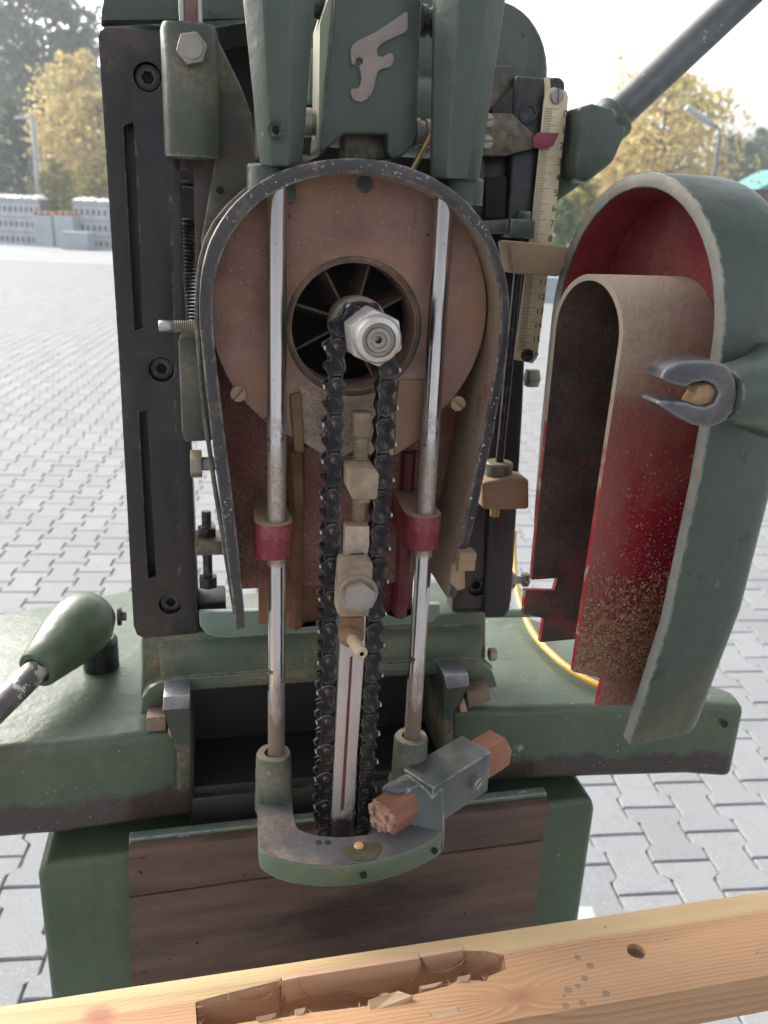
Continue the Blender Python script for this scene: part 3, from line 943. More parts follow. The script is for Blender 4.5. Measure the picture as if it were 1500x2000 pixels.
m.lathe([(.0, 0), (.0042, 0), (.0042, .011), (0, .011)], P(893, 1104, .497), (1, 0, 0), 14)
m.prism(poly([(880, 1098), (905, 1098), (906, 1145), (893, 1150), (876, 1135)], .502), .498, .503, bev=.001)
part(m, "guard_latch", BEIGE_METAL)

# ---- chromed guide rods with collars, tapered tubes and sockets
for k, (xt, yt, xb_, yb) in enumerate(((545, 390, 533, 1484), (873, 410, 800, 1446))):
    a, b = P(xt, yt, .512), P(xb_, yb, .512)
    cx = (a.x + b.x) / 2 + (.0006 if k == 0 else 0)
    m = Mesh()
    m.rod((cx, .512, b.z - .012), (cx, .512, a.z + .010), .0058, n=40)
    part(m, "guide_rod", CHROME)
    m = Mesh()
    yc = 1048 if k == 0 else 1040
    zc1, zc0 = P(525, yc - 32, .512).z, P(525, yc + 34, .512).z
    off = -.002
    pl = arc(cx + off, .512, .0120, .0120, 180, 360, 24) + [(cx + off + .0120, .520), (cx + off + .008, .562), (cx + off - .010, .562), (cx + off - .0120, .520)]
    m.prism(pl, zc0, zc1, fr=XY, holes=[circle(.0064, 24, cx, .512)], bev=.0007)
    part(m, "rod_collar", RED_DARK, ang=40)
    m = Mesh()
    if k == 0:
        z0, z1 = P(550, 327, .517).z, P(550, -60, .517).z
        r0, r1, x_0, x_1 = .0122, .0215, P(549, 327, .517).x, P(545, 0, .517).x
    else:
        z0, z1 = P(886, 352, .517).z, P(886, -60, .517).z
        r0, r1, x_0, x_1 = .0148, .0215, P(887, 352, .517).x, P(916, 0, .517).x
    lo = []
    for t in (0, .012, .5, 1.0):
        r = (r0 + (r1 - r0) * t) * (0.94 if t == 0 else 1)
        cc = x_0 + (x_1 - x_0) * t
        lo.append([Vector((cc + x, .517 + y, z0 + (z1 - z0) * t)) for x, y in circle(r, 8, 0, 0, R(22.5 - 8))])
    m.loft(lo, bev=.0010)
    tb_ = part(m, "tapered_tube", GREEN, ang=25)
    if k == 0:
        m = Mesh()
        m.socket(P(538, 255, .5035), FWD, .0046, .003, .0024, mi_in=1)
        part(m, "set_screw", [BOLT, DARK], parent=tb_)
    m = Mesh()
    c = (P(530, 350, .53).x if k == 0 else P(896, 370, .53).x)
    zb_ = P(530, 392, .53).z if k == 0 else P(896, 400, .53).z
    ztp = P(530, 322, .53).z if k == 0 else P(896, 348, .53).z
    m.lathe([(0, 0), (.0142, 0), (.0142, (ztp - zb_) - .001), (.0132, ztp - zb_), (0, ztp - zb_)], (c, .528, zb_), (0, 0, 1), 32)
    part(m, "tube_socket", GREEN)

# ---- lifting bracket carrying the raised letter
m = Mesh()
D_F = .535
fp = poly([(655, -60), (822, -60), (824, 10), (818, 180), (815, 255), (806, 285), (785, 308), (765, 312), (758, 300), (757, 262), (672, 262), (640, 290), (628, 302), (622, 290), (628, 230), (650, 30)], D_F)
m.prism(fp, D_F, .580, bev=.0035, seg=3)
brk = part(m, "lifting_bracket", GREEN, ang=40)
m = Mesh()
m.prism(poly([(624, 46), (651, -40), (652, 60), (646, 225), (636, 292), (624, 300), (622, 240)], .5385), .5385, .570, bev=.001)
part(m, "bracket_edge", coat("pale_lit_edge", (.36, .38, .26), (.46, .47, .33), .5, ns=30, chip=((.15, .2, .14), .4, 60)), parent=brk)  # pale tone paints side light on the left edge; chips are wear
Fz = [(703, 290), (715, 262), (742, 240), (850, 188), (1030, 68), (1041, 70), (1040, 172), (1028, 190), (915, 240), (876, 266), (861, 292), (864, 322), (882, 334), (905, 326), (930, 310), (951, 311), (962, 345),
      (951, 380), (935, 395), (888, 404), (862, 424), (852, 460), (846, 500), (831, 545), (802, 580), (770, 599), (735, 595), (712, 575), (704, 545), (706, 525), (725, 515), (745, 520), (760, 500),
      (768, 455), (762, 420), (752, 388), (776, 368), (774, 346), (755, 334), (736, 346), (735, 370), (725, 386), (710, 372)]
m = Mesh()
m.prism(poly([(450 + x / 3, y / 3) for x, y in Fz], D_F - .0028), D_F - .0028, D_F + .001, bev=.0007)
part(m, "raised_emblem", coat("dusty_mauve_letter", (.30, .235, .215), (.38, .30, .27), .6, ns=40, dust=.2), parent=brk)
m = Mesh()
m.prism(poly([(672, 255), (758, 255), (758, 312), (672, 312)], .548), .548, .57, bev=.002)
part(m, "bracket_tongue", GREEN_DARK, parent=brk)
for x, y, dr in ((630, 240, -1), (636, 10, -1), (812, 258, 1), (826, 38, 1)):
    m = Mesh()
    q = P(x, y, .552)
    xx = q.x
    m.lathe([(0, 0), (.0086, 0), (.0086, .0025), (.0070, .003), (.0070, .006), (.0082, .0065), (.0082, .0115), (.0074, .0122), (0, .0122)], (xx, .556, q.z), (dr, 0, 0), 24)
    part(m, "pivot_bolt", BOLT if y < 100 else DUSTY_STEEL, parent=brk)
m = Mesh()
m.tube([P(842, 262, .545), P(826, 292, .545), P(806, 330, .545)], .0017, 8)
part(m, "split_pin", BRASS)

# ---- upper right crank: hub and long handle rod
m = Mesh()
a, b = P(1176, 252, .592), P(1525, -75, .592)
m.rod(a, b, .0106, n=32)
part(m, "crank_rod", coat("worn_steel_handle", (.06, .068, .068), (.15, .155, .155), .36, metal=.45, ns=22, chip=((.42, .41, .38), .37, 60), bump=.0002))
m = Mesh()
dr_ = (b - a).normalized()
hubp = poly([(1122, 262), (1122, 212), (1150, 204), (1190, 214), (1212, 244), (1214, 262), (1190, 318), (1140, 358), (1118, 352), (1112, 320)], .585)
m.prism(poly([(1092, 300), (1110, 230), (1140, 225), (1180, 300), (1130, 365), (1070, 408), (1080, 350)], .605), .603, .632, bev=.004, seg=3)
m.prism(hubp, .578, .632, bev=.007, seg=3)
m.lathe([(0, -.002), (.0125, -.002), (.0145, .006), (.0150, .0115), (.0138, .0135), (.0110, .0138)], a, dr_, 32)
part(m, "crank_hub", GREEN, ang=40)
m = Mesh()
q = P(1116, 240, .597)
m.hexhead((q.x - .001, .599, q.z), (1, 0, 0), .011, .005)
m.rod((q.x + .003, .599, q.z), (q.x + .010, .599, q.z), .0036)
part(m, "crank_stud", GREEN_DARK)

# ---- left cross-feed lever: cone hub and steel rod
m = Mesh()
zl_ = -.333
c0, c1 = PZ(165, 1215, -.325), PZ(63, 1318, -.338)
ax = (c1 - c0)
L = ax.length
c0 = c0 - ax.normalized() * .005
m.lathe([(0, -.020), (.010, -.018), (.020, -.010), (.0250, .002), (.0262, .014), (.0240, L * .45), (.0185, L * .8), (.0155, L * .99), (.0145, L), (.0110, L), (.0105, L - .006), (0, L - .006)], c0, ax, 40)
lev = part(m, "lever_hub", GREEN_WARM, ang=50)
m = Mesh()
e = c0 + ax.normalized() * (L + .12)
m.rod(c0 + ax.normalized() * (L - .01), e + Vector((-.012, -.002, -.008)), .0098, n=32)
part(m, "lever_rod", coat("flaking_lever_rod", (.16, .15, .14), (.24, .22, .20), .4, metal=.55, ns=50, chip=((.68, .66, .60), .46, 90), bump=.0003))
m = Mesh()
q = PZ(195, 1282, -.36)
m.lathe([(0, 0), (.015, 0), (.015, .025), (.012, .028), (0, .028)], (q.x, q.y + .004, -.3715), (0, 0, 1), 28)
part(m, "lever_post", BOLT)
m = Mesh()
q = P(228, 1205, .66)
m.lathe([(0, 0), (.008, 0), (.008, .003), (.004, .0035), (.004, .007), (0, .007)], c0 + Vector((.0235, .004, -.001)), (1, 0, 0), 18)
part(m, "lever_screw", BOLT, parent=lev)

# ---- mortise chain: a closed run of cutter links and inner links
PITCH_C = .0113
CD0 = .4865                                       # front face of the outer plates
ch = empty("cutter_chain", (.087, .493, -.24), MC)
ctop, cbot = Vector((.0872, -.0655)), Vector((.0850, -.4010))
RT, RB = .0148, .0137
pts = []
uL = (ctop + Vector((-RT, 0)), cbot + Vector((-RB, 0)))
for i in range(200):
    pts.append(uL[0].lerp(uL[1], i / 200))
for i in range(60):
    a = math.pi + math.pi * i / 60
    pts.append(cbot + Vector((math.cos(a), math.sin(a))) * RB)
for i in range(200):
    pts.append((cbot + Vector((RB, 0))).lerp(ctop + Vector((RT, 0)), i / 200))
for i in range(60):
    a = math.pi * i / 60
    pts.append(ctop + Vector((math.cos(a), math.sin(a))) * RT)
cum = [0.0]
for i in range(len(pts)):
    cum.append(cum[-1] + (pts[(i + 1) % len(pts)] - pts[i]).length)
total = cum[-1]
nseg = int(round(total / PITCH_C / 2)) * 2
step_ = total / nseg
def at(s):
    s %= total
    i = int(np.searchsorted(cum, s, side='right') - 1)
    f = (s - cum[i]) / max(1e-9, cum[i + 1] - cum[i])
    return pts[i % len(pts)].lerp(pts[(i + 1) % len(pts)], f)
half = step_ / 2
def link_outline(rr, wst, tooth):
    """figure-eight plate; local x along the run, y outwards"""
    top = arc(half, 0, rr, rr, -90, 60, 7)
    if tooth:                                     # hooked cutter above the leading pin
        top += [(half + .0024, rr + .0003), (half + .0008, rr + .0026), (half - .0018, rr + .0022), (half - .0034, rr + .0006), (half - .0064, rr - .0008)]
    else:
        top += [(half * .5, rr * .85)]
    mid = [(0, wst)]
    tail = arc(-half, 0, rr, rr, 110, 270, 8)
    return top + mid + tail + [(0, -wst)]
m = Mesh()
loc_fr = lambda a, b, c: Vector((a, c, b))
for c0_, c1_ in ((0, .0019), (.0112, .0131)):
    m.prism(link_outline(.0052, .0039, True), c0_, c1_, fr=loc_fr, bev=.00045, seg=1)
for s in (-1, 1):
    m.lathe([(0, 0), (.0016, 0), (.0022, .0006), (.0022, .0012)], (s * half, -.0008, 0), (0, 1, 0), 10)
m.prism([(half - .0014, .0068), (half + .0008, .0070), (half + .0007, .0081), (half - .0016, .0077)], -.0002, .0021, fr=loc_fr, mi=1)
cut_me = wmesh(m, "cutter_link")
m = Mesh()
for c0_, c1_ in ((.0024, .0042), (.0048, .0066), (.0072, .0090)):
    m.prism(link_outline(.0048, .0037, c0_ < .004 or c0_ > .007), c0_, c1_, fr=loc_fr, bev=.0004, seg=1)
inn_me = wmesh(m, "inner_link")
for me in (cut_me, inn_me):
    me.materials.append(CHAIN); me.materials.append(TIP)
    me.polygons.foreach_set("use_smooth", [True] * len(me.polygons))
    me.set_sharp_from_angle(angle=R(35))
for k in range(nseg):
    a, b = at((k + .35) * step_), at((k + 1.35) * step_)
    t = (a - b).normalized()                      # the cutters on the left point up, those on the right down
    mid = (a + b) / 2
    out_n = Vector((-t.y, t.x))
    cm = (ctop + cbot) / 2
    if out_n.dot(mid - Vector((cm.x + (mid.y - cm.y) * .006, min(max(mid.y, cbot.y), ctop.y)))) < 0:
        out_n = -out_n
    me = cut_me if k % 2 == 0 else inn_me
    o = bpy.data.objects.new("chain_link", me)
    COL.objects.link(o)
    o.parent = ch
    d0 = CD0
    ex, ey, ez = Vector((t.x, 0, t.y)), Vector((0, 1, 0)), Vector((out_n.x, 0, out_n.y))
    mw = Matrix((ex, ey, ez)).transposed().to_4x4()
    mw.translation = Vector((mid.x, d0, mid.y)) - ORG[ch.name]
    o.matrix_local = mw

# ---- guide bar and its fittings
m = Mesh()
bl = poly([(672, 1035), (719, 1035), (713, 1260), (688, 1602), (688, 1640), (646, 1640), (648, 1602), (664, 1262)], .4835)
sl = poly([(684, 1282), (689, 1282), (672, 1582), (669, 1586), (665, 1582)], .4835)
m.prism(bl, .4835, .4865, holes=[sl], bev=.0003)
m.prism(poly([(676, 1040), (714, 1040), (690, 1630), (650, 1630)], .488), .4862, .4985, bev=.0002)
bar = part(m, "guide_bar", BAR)
m = Mesh()
m.prism(poly([(683, 1284), (690, 1284), (673, 1583), (664, 1583)], .4858), .4856, .4861)
part(m, "bar_groove", coat("rusty_groove", (.22, .05, .04), (.30, .10, .07), .7, ns=60), parent=bar)
q = P(706, 905, .487)
m = Mesh()
zt_, zb_ = P(706, 806, .49).z, P(700, 1040, .49).z
threaded(m, (P(703, 930, .492).x, .492, zb_), (P(703, 930, .492).x, .492, zt_ - .004), .0048, .0016)
m.rod((P(703, 930, .492).x, .492, zt_ - .014), (P(703, 930, .492).x, .492, zt_), .0062)
part(m, "tension_screw", CAKED, ang=60)
m = Mesh()
bp = poly([(684, 924), (739, 924), (741, 928), (737, 972), (733, 976), (690, 976), (684, 966)], .462)
m.prism([(x, z) for x, z in bp], .462, .500, bev=.0012)
m.box(P(700, 980, .463).x, P(722, 980, .463).x, .463, .478, P(700, 983, .463).z, P(700, 972, .463).z, bev=.0005)
part(m, "tension_block", CAKED, ang=40)
m = Mesh()
q = P(693, 925, .500)
m.lathe([(0, 0), (.0125, 0), (.0125, .004), (0, .004)], (q.x + .003, .508, q.z), (0, -1, 0), 30)
part(m, "block_washer", CAKED_BROWN)
m = Mesh()
m.prism(poly([(674, 1028), (722, 1028), (722, 1066), (716, 1090), (712, 1083), (702, 1078), (688, 1080), (680, 1092), (673, 1092)], .480), .480, .494, bev=.0008)
part(m, "bar_head", coat("pinkish_steel_end", (.40, .32, .28), (.50, .41, .36), .5, metal=.4, ns=40, dust=.4, updust=.9, edge=((.52, .38, .24), .8)))
m = Mesh()
m.prism(poly([(664, 1102), (670, 1097), (722, 1096), (729, 1102), (726, 1170), (720, 1205), (666, 1206), (658, 1198), (660, 1150)], .470), .470, .484, bev=.0018, seg=3)
cl = part(m, "bar_clamp", CAKED, ang=45)
m = Mesh()
q = P(700, 1158, .4702)
m.lathe([(0, 0), (.0118, 0), (.0122, .0006), (.0118, .0016), (0, .0016)], q, FWD, 32)
m.hexhead(q + Vector((0, -.0015, 0)), FWD, .0172, .0072, spin=R(20), bev=.001)
part(m, "clamp_bolt", DUSTY_STEEL, parent=cl)
m = Mesh()
m.prism(poly([(666, 1206), (712, 1206), (712, 1250), (700, 1262), (668, 1260), (662, 1240)], .479), .479, .484, bev=.001)
q = P(684, 1242, .479)
dr_ = (P(706, 1276, .452) - P(684, 1242, .479)).normalized()
m.lathe([(0, -.002), (.0075, -.002), (.0068, .003), (.0045, .006)], q, dr_, 16)
cake = part(m, "sawdust_cake", CAKED_BROWN, ang=60)
m = Mesh()
m.lathe([(0, 0), (.0042, 0), (.0038, .024), (.0040, .027), (.0030, .0282), (.0014, .0282), (.0014, .024), (0, .024)], q, dr_, 20, mis=[0, 0, 0, 0, 0, 1, 1])
part(m, "oil_nipple", [coat("dusty_oil_nipple", (.52, .40, .23), (.60, .48, .30), .7, ns=60, bump=.0004), DARK])

# ---- fork foot on the rods
zF = -.387
def zz_(lst):
    return [(450 + x / 2.5, 1250 + y / 2.5) for x, y in lst]
fo = zz_([(128, 690), (131, 760), (134, 900), (137, 1000), (160, 1030), (250, 1075), (400, 1101), (550, 1101), (700, 1080), (850, 1040), (985, 978), (1048, 935), (1042, 880), (1000, 770), (960, 690)])
fi = zz_([(800, 690), (862, 790), (872, 835), (868, 880), (840, 910), (700, 950), (550, 968), (430, 960), (342, 936), (314, 905), (303, 830), (296, 690)])
FO, FI = plan(fo, zF), plan(fi, zF)
zf_lo = P(690, 1736, PZ(690, 1692, zF).y).z
m = Mesh()
fpl = smooth_poly(FO, 1, False) + smooth_poly(FI, 1, False)
m.prism(fpl, zf_lo, zF, fr=XY, bev=.0022, seg=3)
fork_ = part(m, "fork_foot", coat("worn_fork_paint", (.085, .135, .085), (.12, .165, .11), .42, ns=16, chip=((.03, .028, .026), .29, 70), edge=((.42, .44, .40), .6), dust=.15, updust=.0, bump=.0004), ang=40)
m = Mesh()                                        # bare worn top skin of the fork
m.prism([(x, y) for x, y in fpl], zF + .0002, zF + .0004, fr=XY)
bpy.data.meshes
cc = np.array(fpl)
part(m, "worn_top", coat("bare_grey_top", (.075, .072, .078), (.125, .12, .125), .42, metal=.2, ns=22, chip=((.09, .12, .09), .36, 40), fleck=(.4, .4, .38), dust=.25, bump=.0002), parent=fork_)
for k, (x, y) in enumerate(((533, 1480), (802, 1452))):
    c = P(x, y, .512)
    ztop = P(x, y - 6, .512).z + (.002 if k == 0 else .004)
    m = Mesh()
    m.lathe([(0, 0), (.0132, 0), (.0122, ztop - zF - .002 + .012), (.0110, ztop - zF + .012), (.0066, ztop - zF + .012), (.0062, ztop - zF + .008), (0, ztop - zF + .008)], (c.x + (.0005 if k == 0 else 0), .512, zF - .012), (0, 0, 1), 36)
    if k == 0:
        m.prism([(.5005, zF - .01), (.524, zF - .01), (.524, zF + .020), (.506, zF + .018), (.5015, zF + .006)], c.x - .0118, c.x + .0122, fr=YZ, bev=.004, seg=3)
    else:
        m.box(c.x - .014, c.x + .012, .500, .522, zF - .018, zF + .004, bev=.004)
    bs = part(m, "rod_boss", GREEN_DUSTY, parent=fork_, ang=45)
m = Mesh()
q = P(532, 1507, .5025)
m.slotted(q, FWD, .0036, .0022, spin=R(80), w=.22)
part(m, "boss_screw", DUSTY_STEEL, parent=fork_)
for x, y in ((548, 1693), (710, 1710), (849, 1662)):
    q = PZ(x, y, zF)
    m = Mesh()
    c = P(x, y, PZ(x, y - (30 if x < 600 else 22), zF).y - .0002)
    m.lathe([(0, -.001), (.0022, -.001), (.0022, .0006), (0, .0006)], c, FWD, 14)
    part(m, "front_hole", DARK, parent=fork_)
for x, y in ((622, 1645), (640, 1645)):
    c = PZ(x, y, zF + .0006)
    m = Mesh()
    m.lathe([(0, 0), (.0020, 0), (.0020, .0002), (0, .0002)], c, (0, 0, 1), 14)
    part(m, "top_hole", DARK, parent=fork_)
m = Mesh()
c = PZ(708, 1663, zF + .0006)
st = [(c.x + .0125 * math.cos(a) * (1 + .18 * math.sin(3 * a)), c.y + .0095 * math.sin(a) * (1 + .15 * math.cos(2 * a))) for a in np.linspace(0, 2 * math.pi, 28, endpoint=False)]
m.prism(st, zF + .0005, zF + .0008, fr=XY)
part(m, "oil_patch", coat("oily_patch", (.06, .055, .03), (.09, .08, .045), .3, ns=80), parent=fork_)
m = Mesh()
m.lathe([(0, 0), (.0034, 0), (.0026, .0012), (0, .0018)], PZ(701, 1652, zF + .001), (0, 0, 1), 14)
part(m, "orange_plug", coat("orange_resin", (.55, .26, .10), (.65, .36, .18), .4, ns=90), parent=fork_)

# ---- tilted clamp box on the right arm and the stick it holds
zC = -.364
A0, A1 = PZ(760, 1518, zC), PZ(903, 1435, zC)
dirc = Vector((A1.x - A0.x, A1.y - A0.y, 0)).normalized()
nrm = Vector((dirc.y, -dirc.x, 0))               # towards the viewer
A1 = A0 + dirc * .0775
Wd = .0285
def cfr(a, b, c):
    return A0 + dirc * a + nrm * b + Vector((0, 0, c))
m = Mesh()
m.prism([(.014, 0), (.0775, 0), (.0775, Wd), (.014, Wd)], -.034, 0, fr=cfr, bev=.0012)
m.prism([(-.008, .000), (.0138, .000), (.0138, Wd * .6), (.003, Wd * .5), (-.004, Wd * .4)], -.036, -.003, fr=cfr, bev=.0025)
arm_rows = []
for (l, r, zq) in (((800, 1612), (869, 1628), zF + .0006), ((784, 1597), (867, 1608), -.3765), ((770, 1584), (861, 1588), -.3680), ((776, 1568), (852, 1562), -.3665), ((796, 1556), (846, 1550), -.3668)):
    a_, b_ = PZ(*l, zF), PZ(*r, zF)
    arm_rows.append([Vector((a_.x, a_.y, zq)), Vector((b_.x, b_.y, zq - .0008)), Vector((b_.x, b_.y, zf_lo + .001)), Vector((a_.x, a_.y, zf_lo + .001))])
m.loft(arm_rows, bev=.002)
box_ = part(m, "stick_clamp", coat("grey_green_clamp", (.065, .075, .068), (.105, .115, .105), .4, ns=18, fleck=(.4, .45, .4), chip=((.36, .50, .42), .33, 50), edge=((.42, .42, .38), .6), dust=.2, bump=.0003), ang=40)
m = Mesh()
c = cfr(.060, Wd, -.017)
m.slotted(c, nrm, .0046, .004, spin=R(30), w=.2)
part(m, "clamp_screw", DUSTY_STEEL, parent=box_)
WSTICK = coat("red_brown_stick", (.25, .095, .052), (.37, .16, .095), .65, ns=25, chip=((.20, .08, .05), .38, 120), edge=((.58, .34, .22), .4), bump=.0004)
m = Mesh()
s_ = .0115
sec = [(-s_, -s_), (s_ * .95, -s_), (s_ * 1.05, s_ * .25), (s_ * .45, s_ * .95), (-s_, s_ * .95)]
def sfr(a, b, c):
    return A0 + dirc * c + nrm * (Wd * .5 + a) + Vector((0, 0, -.017 + b))
m.prism([(a * .95, b * .95) for a, b in sec], -.019, .108, fr=sfr, bev=.0004, seg=1)
stick = finish(m, "wooden_stick", WSTICK, label="reddish brown wooden stick held in the green clamp, chewed at one end", cat="stick", origin=A0 + dirc * .05 + Vector((0, 0, -.02)))
m = Mesh()
rnd = random.Random(3)
ns_ = 5
for ia in range(ns_):                             # torn fibres of unequal length
    for ib in range(ns_):
        a = -s_ * .88 + 2 * s_ * .88 * ia / ns_
        b = -s_ * .88 + 2 * s_ * .84 * ib / ns_
        w_ = 2 * s_ * .88 / ns_
        L = rnd.uniform(.0005, .0052) * (.5 + ib / ns_)
        m.prism([(a, b), (a + w_ * .96, b), (a + w_ * .96, b + w_ * .96), (a, b + w_ * .96)], -.019 - L, -.0188, fr=sfr)
part(m, "splintered_end", coat("torn_fibre_wood", (.34, .16, .10), (.55, .36, .24), .8, ns=260, bump=.0006), parent=stick, smooth=False)

# ---- guard cover swung open to the right (arched shell, red liner, hook)
H0 = Vector((.232, .565, 0))
an = R(9)
nD, eD = Vector((math.cos(an), math.sin(an), 0)), Vector((math.sin(an), -math.cos(an), 0))
def dfr(s, z, t):
    return H0 + eD * s + nD * t + Vector((0, 0, z))
so = [(.145, -.307), (.153, -.265), (.162, -.215), (.1675, -.13), (.1685, -.075)] + arc(.0835, -.058, .0845, .0905, 0, 180, 30)[1:] + [(-.0005, -.13), (.003, -.20), (.006, -.222)]
def inset(pl, k):
    out = []
    n = len(pl)
    for i in range(n):
        a, b = Vector(pl[max(i - 1, 0)]), Vector(pl[min(i + 1, n - 1)])
        t = (b - a).normalized()
        q = Vector(pl[i]) + Vector((-t.y, t.x)) * k
        out.append((q.x, q.y))
    return out
si = inset(so, .0085)
m = Mesh()
loop = so + si[::-1]
n1 = len(so)
m.prism(loop, 0, .036, fr=dfr, cap_mi=1, side_mi=[0] * (n1 - 1) + [0] + [2] * (n1 - 1) + [0], bev=.0008, caps=(1, 0))
def shell_ring(k, t):
    out = []
    lift = .0185 - math.sqrt(max(0, .0185 ** 2 - max(0, t - .040) ** 2))
    for i, (s, z) in enumerate(inset(so, k)):
        q = dfr(s, z, t)
        if z < -.20:
            q.z += lift * min(1, (-.20 - z) / .05)
        out.append(q)
    return out
m.loft([shell_ring(0, .036), shell_ring(0, .042), shell_ring(.0003, .0465), shell_ring(.0012, .0505), shell_ring(.003, .054), shell_ring(.006, .0565), shell_ring(.011, .058)], mi=0, caps=(0, 1))
m.prism(inset(so, .0065), .0335, .0350, fr=dfr, mi=2)
door = part(m, "guard_cover", [GREEN, coat("chipped_rim_edge", (.20, .205, .18), (.30, .30, .26), .5, ns=30, chip=((.30, .10, .09), .36, 50), dust=.25), RED], ang=30)
m = Mesh()      # liner: arched top and two legs with notched feet
def lin_s(z, near):
    zt0_, zb0_ = -.06, -.27
    f = (z - zt0_) / (zb0_ - zt0_)
    return (.1245 - .0065 * f) if near else (.052 + .003 * f)
c_s, r_s = (.1245 + .052) / 2, (.1245 - .052) / 2
ztop_l = dfr(c_s, 0, -.03)
zl_top = P(1150, 535, ztop_l.y).z
rz = .034
arcp = arc(c_s, zl_top - rz, r_s, rz, 0, 180, 22)
th = .0035
ain = arc(c_s, zl_top - rz, r_s - th, rz - th, 0, 180, 22)
zj = zl_top - rz
nA = len(arcp)
m.prism([(lin_s(-.2, 1), -.2)] + arcp + [(lin_s(-.2, 0), -.2)] + [(lin_s(-.2, 0) + th, -.2)] + ain[::-1] + [(lin_s(-.2, 1) - th, -.2)], -.030, .0330, fr=dfr,
        cap_mi=2, side_mi=[0] * (nA + 1) + [2] + [1] * (nA + 1) + [2])
def leg(near, pts):
    fr = lambda t, z, c: dfr(lin_s(z, near) + c, z, t)
    nn_ = len(pts)
    b = bmesh.new()
    v0 = [b.verts.new(fr(t, z, 0)) for t, z in pts]
    v1 = [b.verts.new(fr(t, z, -th if near else th)) for t, z in pts]
    b.faces.new(v0).material_index = 0
    b.faces.new(v1).material_index = 1
    for i in range(nn_):
        b.faces.new((v0[i], v0[(i + 1) % nn_], v1[(i + 1) % nn_], v1[i])).material_index = 2
    m._merge(b, 0)
def tz(x, y, s):                                  # photo point on the plane of a leg
    r = ray(x, y)
    rm = Vector((r.dot(XM), r.dot(YM), r.z))
    o = dfr(s, 0, 0)
    nn = eD
    k = o.dot(nn) / rm.dot(nn)
    q = rm * k
    return ((q - o).dot(nD), q.z)
sN, sF = .118, .055
near_pts = [(-.030, -.2), (.0330, -.2), (.0330, tz(1290, 1370, sN)[1]), tz(1240, 1378, sN), tz(1168, 1380, sN), tz(1178, 1326, sN), (-.030, tz(1120, 1312, sN)[1])]
leg(1, near_pts)
f1, f2, f3, f4, f5, f6, f7 = [tz(x, y, sF) for x, y in ((1085, 1126), (1078, 1150), (1012, 1150), (1010, 1196), (1058, 1204), (1050, 1250), (1125, 1246))]
far_pts = [(-.030, -.2), (.0330, -.2), (.0330, f7[1]), f6, f5, (-.034, f4[1]), (-.034, f3[1]), f2, f1, (-.030, f1[1] + .001)]
leg(0, far_pts)
def liner_mat():
    n = N("red_liner_paint")
    x, y, z = n.sep()
    wv = n.step(n.noise(22, 5, .6), .3, .7, -.03, .03)
    zz = n.mth('ADD', z, wv)
    fine = n.noise(420, 5, .65)
    soft = n.step(fine, .2, .7, .82, 1.0)
    red = n.mix(n.step(n.noise(10, 4), .35, .68), (.20, .008, .022), (.28, .014, .030))
    tan = n.mix(n.step(fine, .3, .7), (.20, .12, .078), (.31, .205, .14))
    tan = n.mix(n.step(zz, .06, .115), tan, n.mix(n.step(fine, .3, .7), (.34, .26, .19), (.40, .32, .245)))
    top = n.mth('MULTIPLY', n.step(zz, .015, .085), soft)
    film = n.mth('MULTIPLY', n.step(n.mth('ADD', x, n.step(n.noise(26, 5, .65), .3, .7, -.014, .014)), .004, -.022, 0, .42), soft)
    film = n.mth('MULTIPLY', film, n.step(x, -.0475, -.036, .35, 1.0))      # the front edge is rubbed clean
    grain = n.step(fine, .32, .56, .35, 1)
    foot = n.mth('MULTIPLY', n.step(n.mth('ADD', zz, n.mth('MULTIPLY', x, .9)), -.055, -.125), grain)
    streak = n.mth('MULTIPLY', n.step(n.noise(30, 4, .6, vec=n.mapped((1, 1, .12))), .56, .76), .28)
    f = n.mth('MAXIMUM', n.mth('MAXIMUM', film, streak), n.mth('MAXIMUM', top, foot))
    col = n.mix(f, red, tan)
    n.bump(fine, .0009)
    return n.out(col, n.step(f, 0, 1, .36, .9), 0, .4)
LINER_IN = coat("dark_liner_inside", (.018, .011, .014), (.062, .034, .032), .75, ns=18, chip=((.17, .02, .03), .40, 22), dust=.55, bump=.0009, bs=420, dcol=(.16, .11, .075))  # darker, dusty brown-black colour for the liner's inner faces
LEDGE = coat("liner_edge_red", (.40, .02, .035), (.50, .05, .06), .4, ns=60, chip=((.42, .33, .24), .42, 60), dust=.2, grime=(2, .03, .07, (.44, .36, .27)))
liner = part(m, "red_liner", [liner_mat(), LINER_IN, LEDGE], parent=door, ang=35)
# coarse sawdust stuck to the lower part of the liner
m = Mesh()
b = bmesh.new()
for k in range(6500):
    z = -.2745 + abs(rnd.gauss(0, 1)) * .042 if k % 5 else rnd.uniform(-.275, -.05)
    t = rnd.uniform(-.029, .032)
    if z < tz(1120, 1312, sN)[1] + .002 and t < -.006:
        continue
    if z > -.12 and k % 9:
        continue
    s0 = lin_s(z, 1)
    r = rnd.uniform(.0005, .0014) * (1.15 if z < -.2 else .75)
    c = dfr(s0 + r * .2, z, t)
    vs = [b.verts.new(c + Vector((rnd.uniform(-1, 1), rnd.uniform(-1, 1), rnd.uniform(-1, 1))).normalized() * r * rnd.uniform(.7, 1.2)) for _ in range(4)]
    for f in ((0, 1, 2), (0, 1, 3), (0, 2, 3), (1, 2, 3)):
        b.faces.new([vs[i] for i in f])
m._merge(b, 0)
part(m, "sawdust_grains", coat("sawdust_grain", (.36, .20, .12), (.50, .32, .19), .9, ns=300), parent=door, kind="stuff", smooth=False)
m = Mesh()
b = bmesh.new()
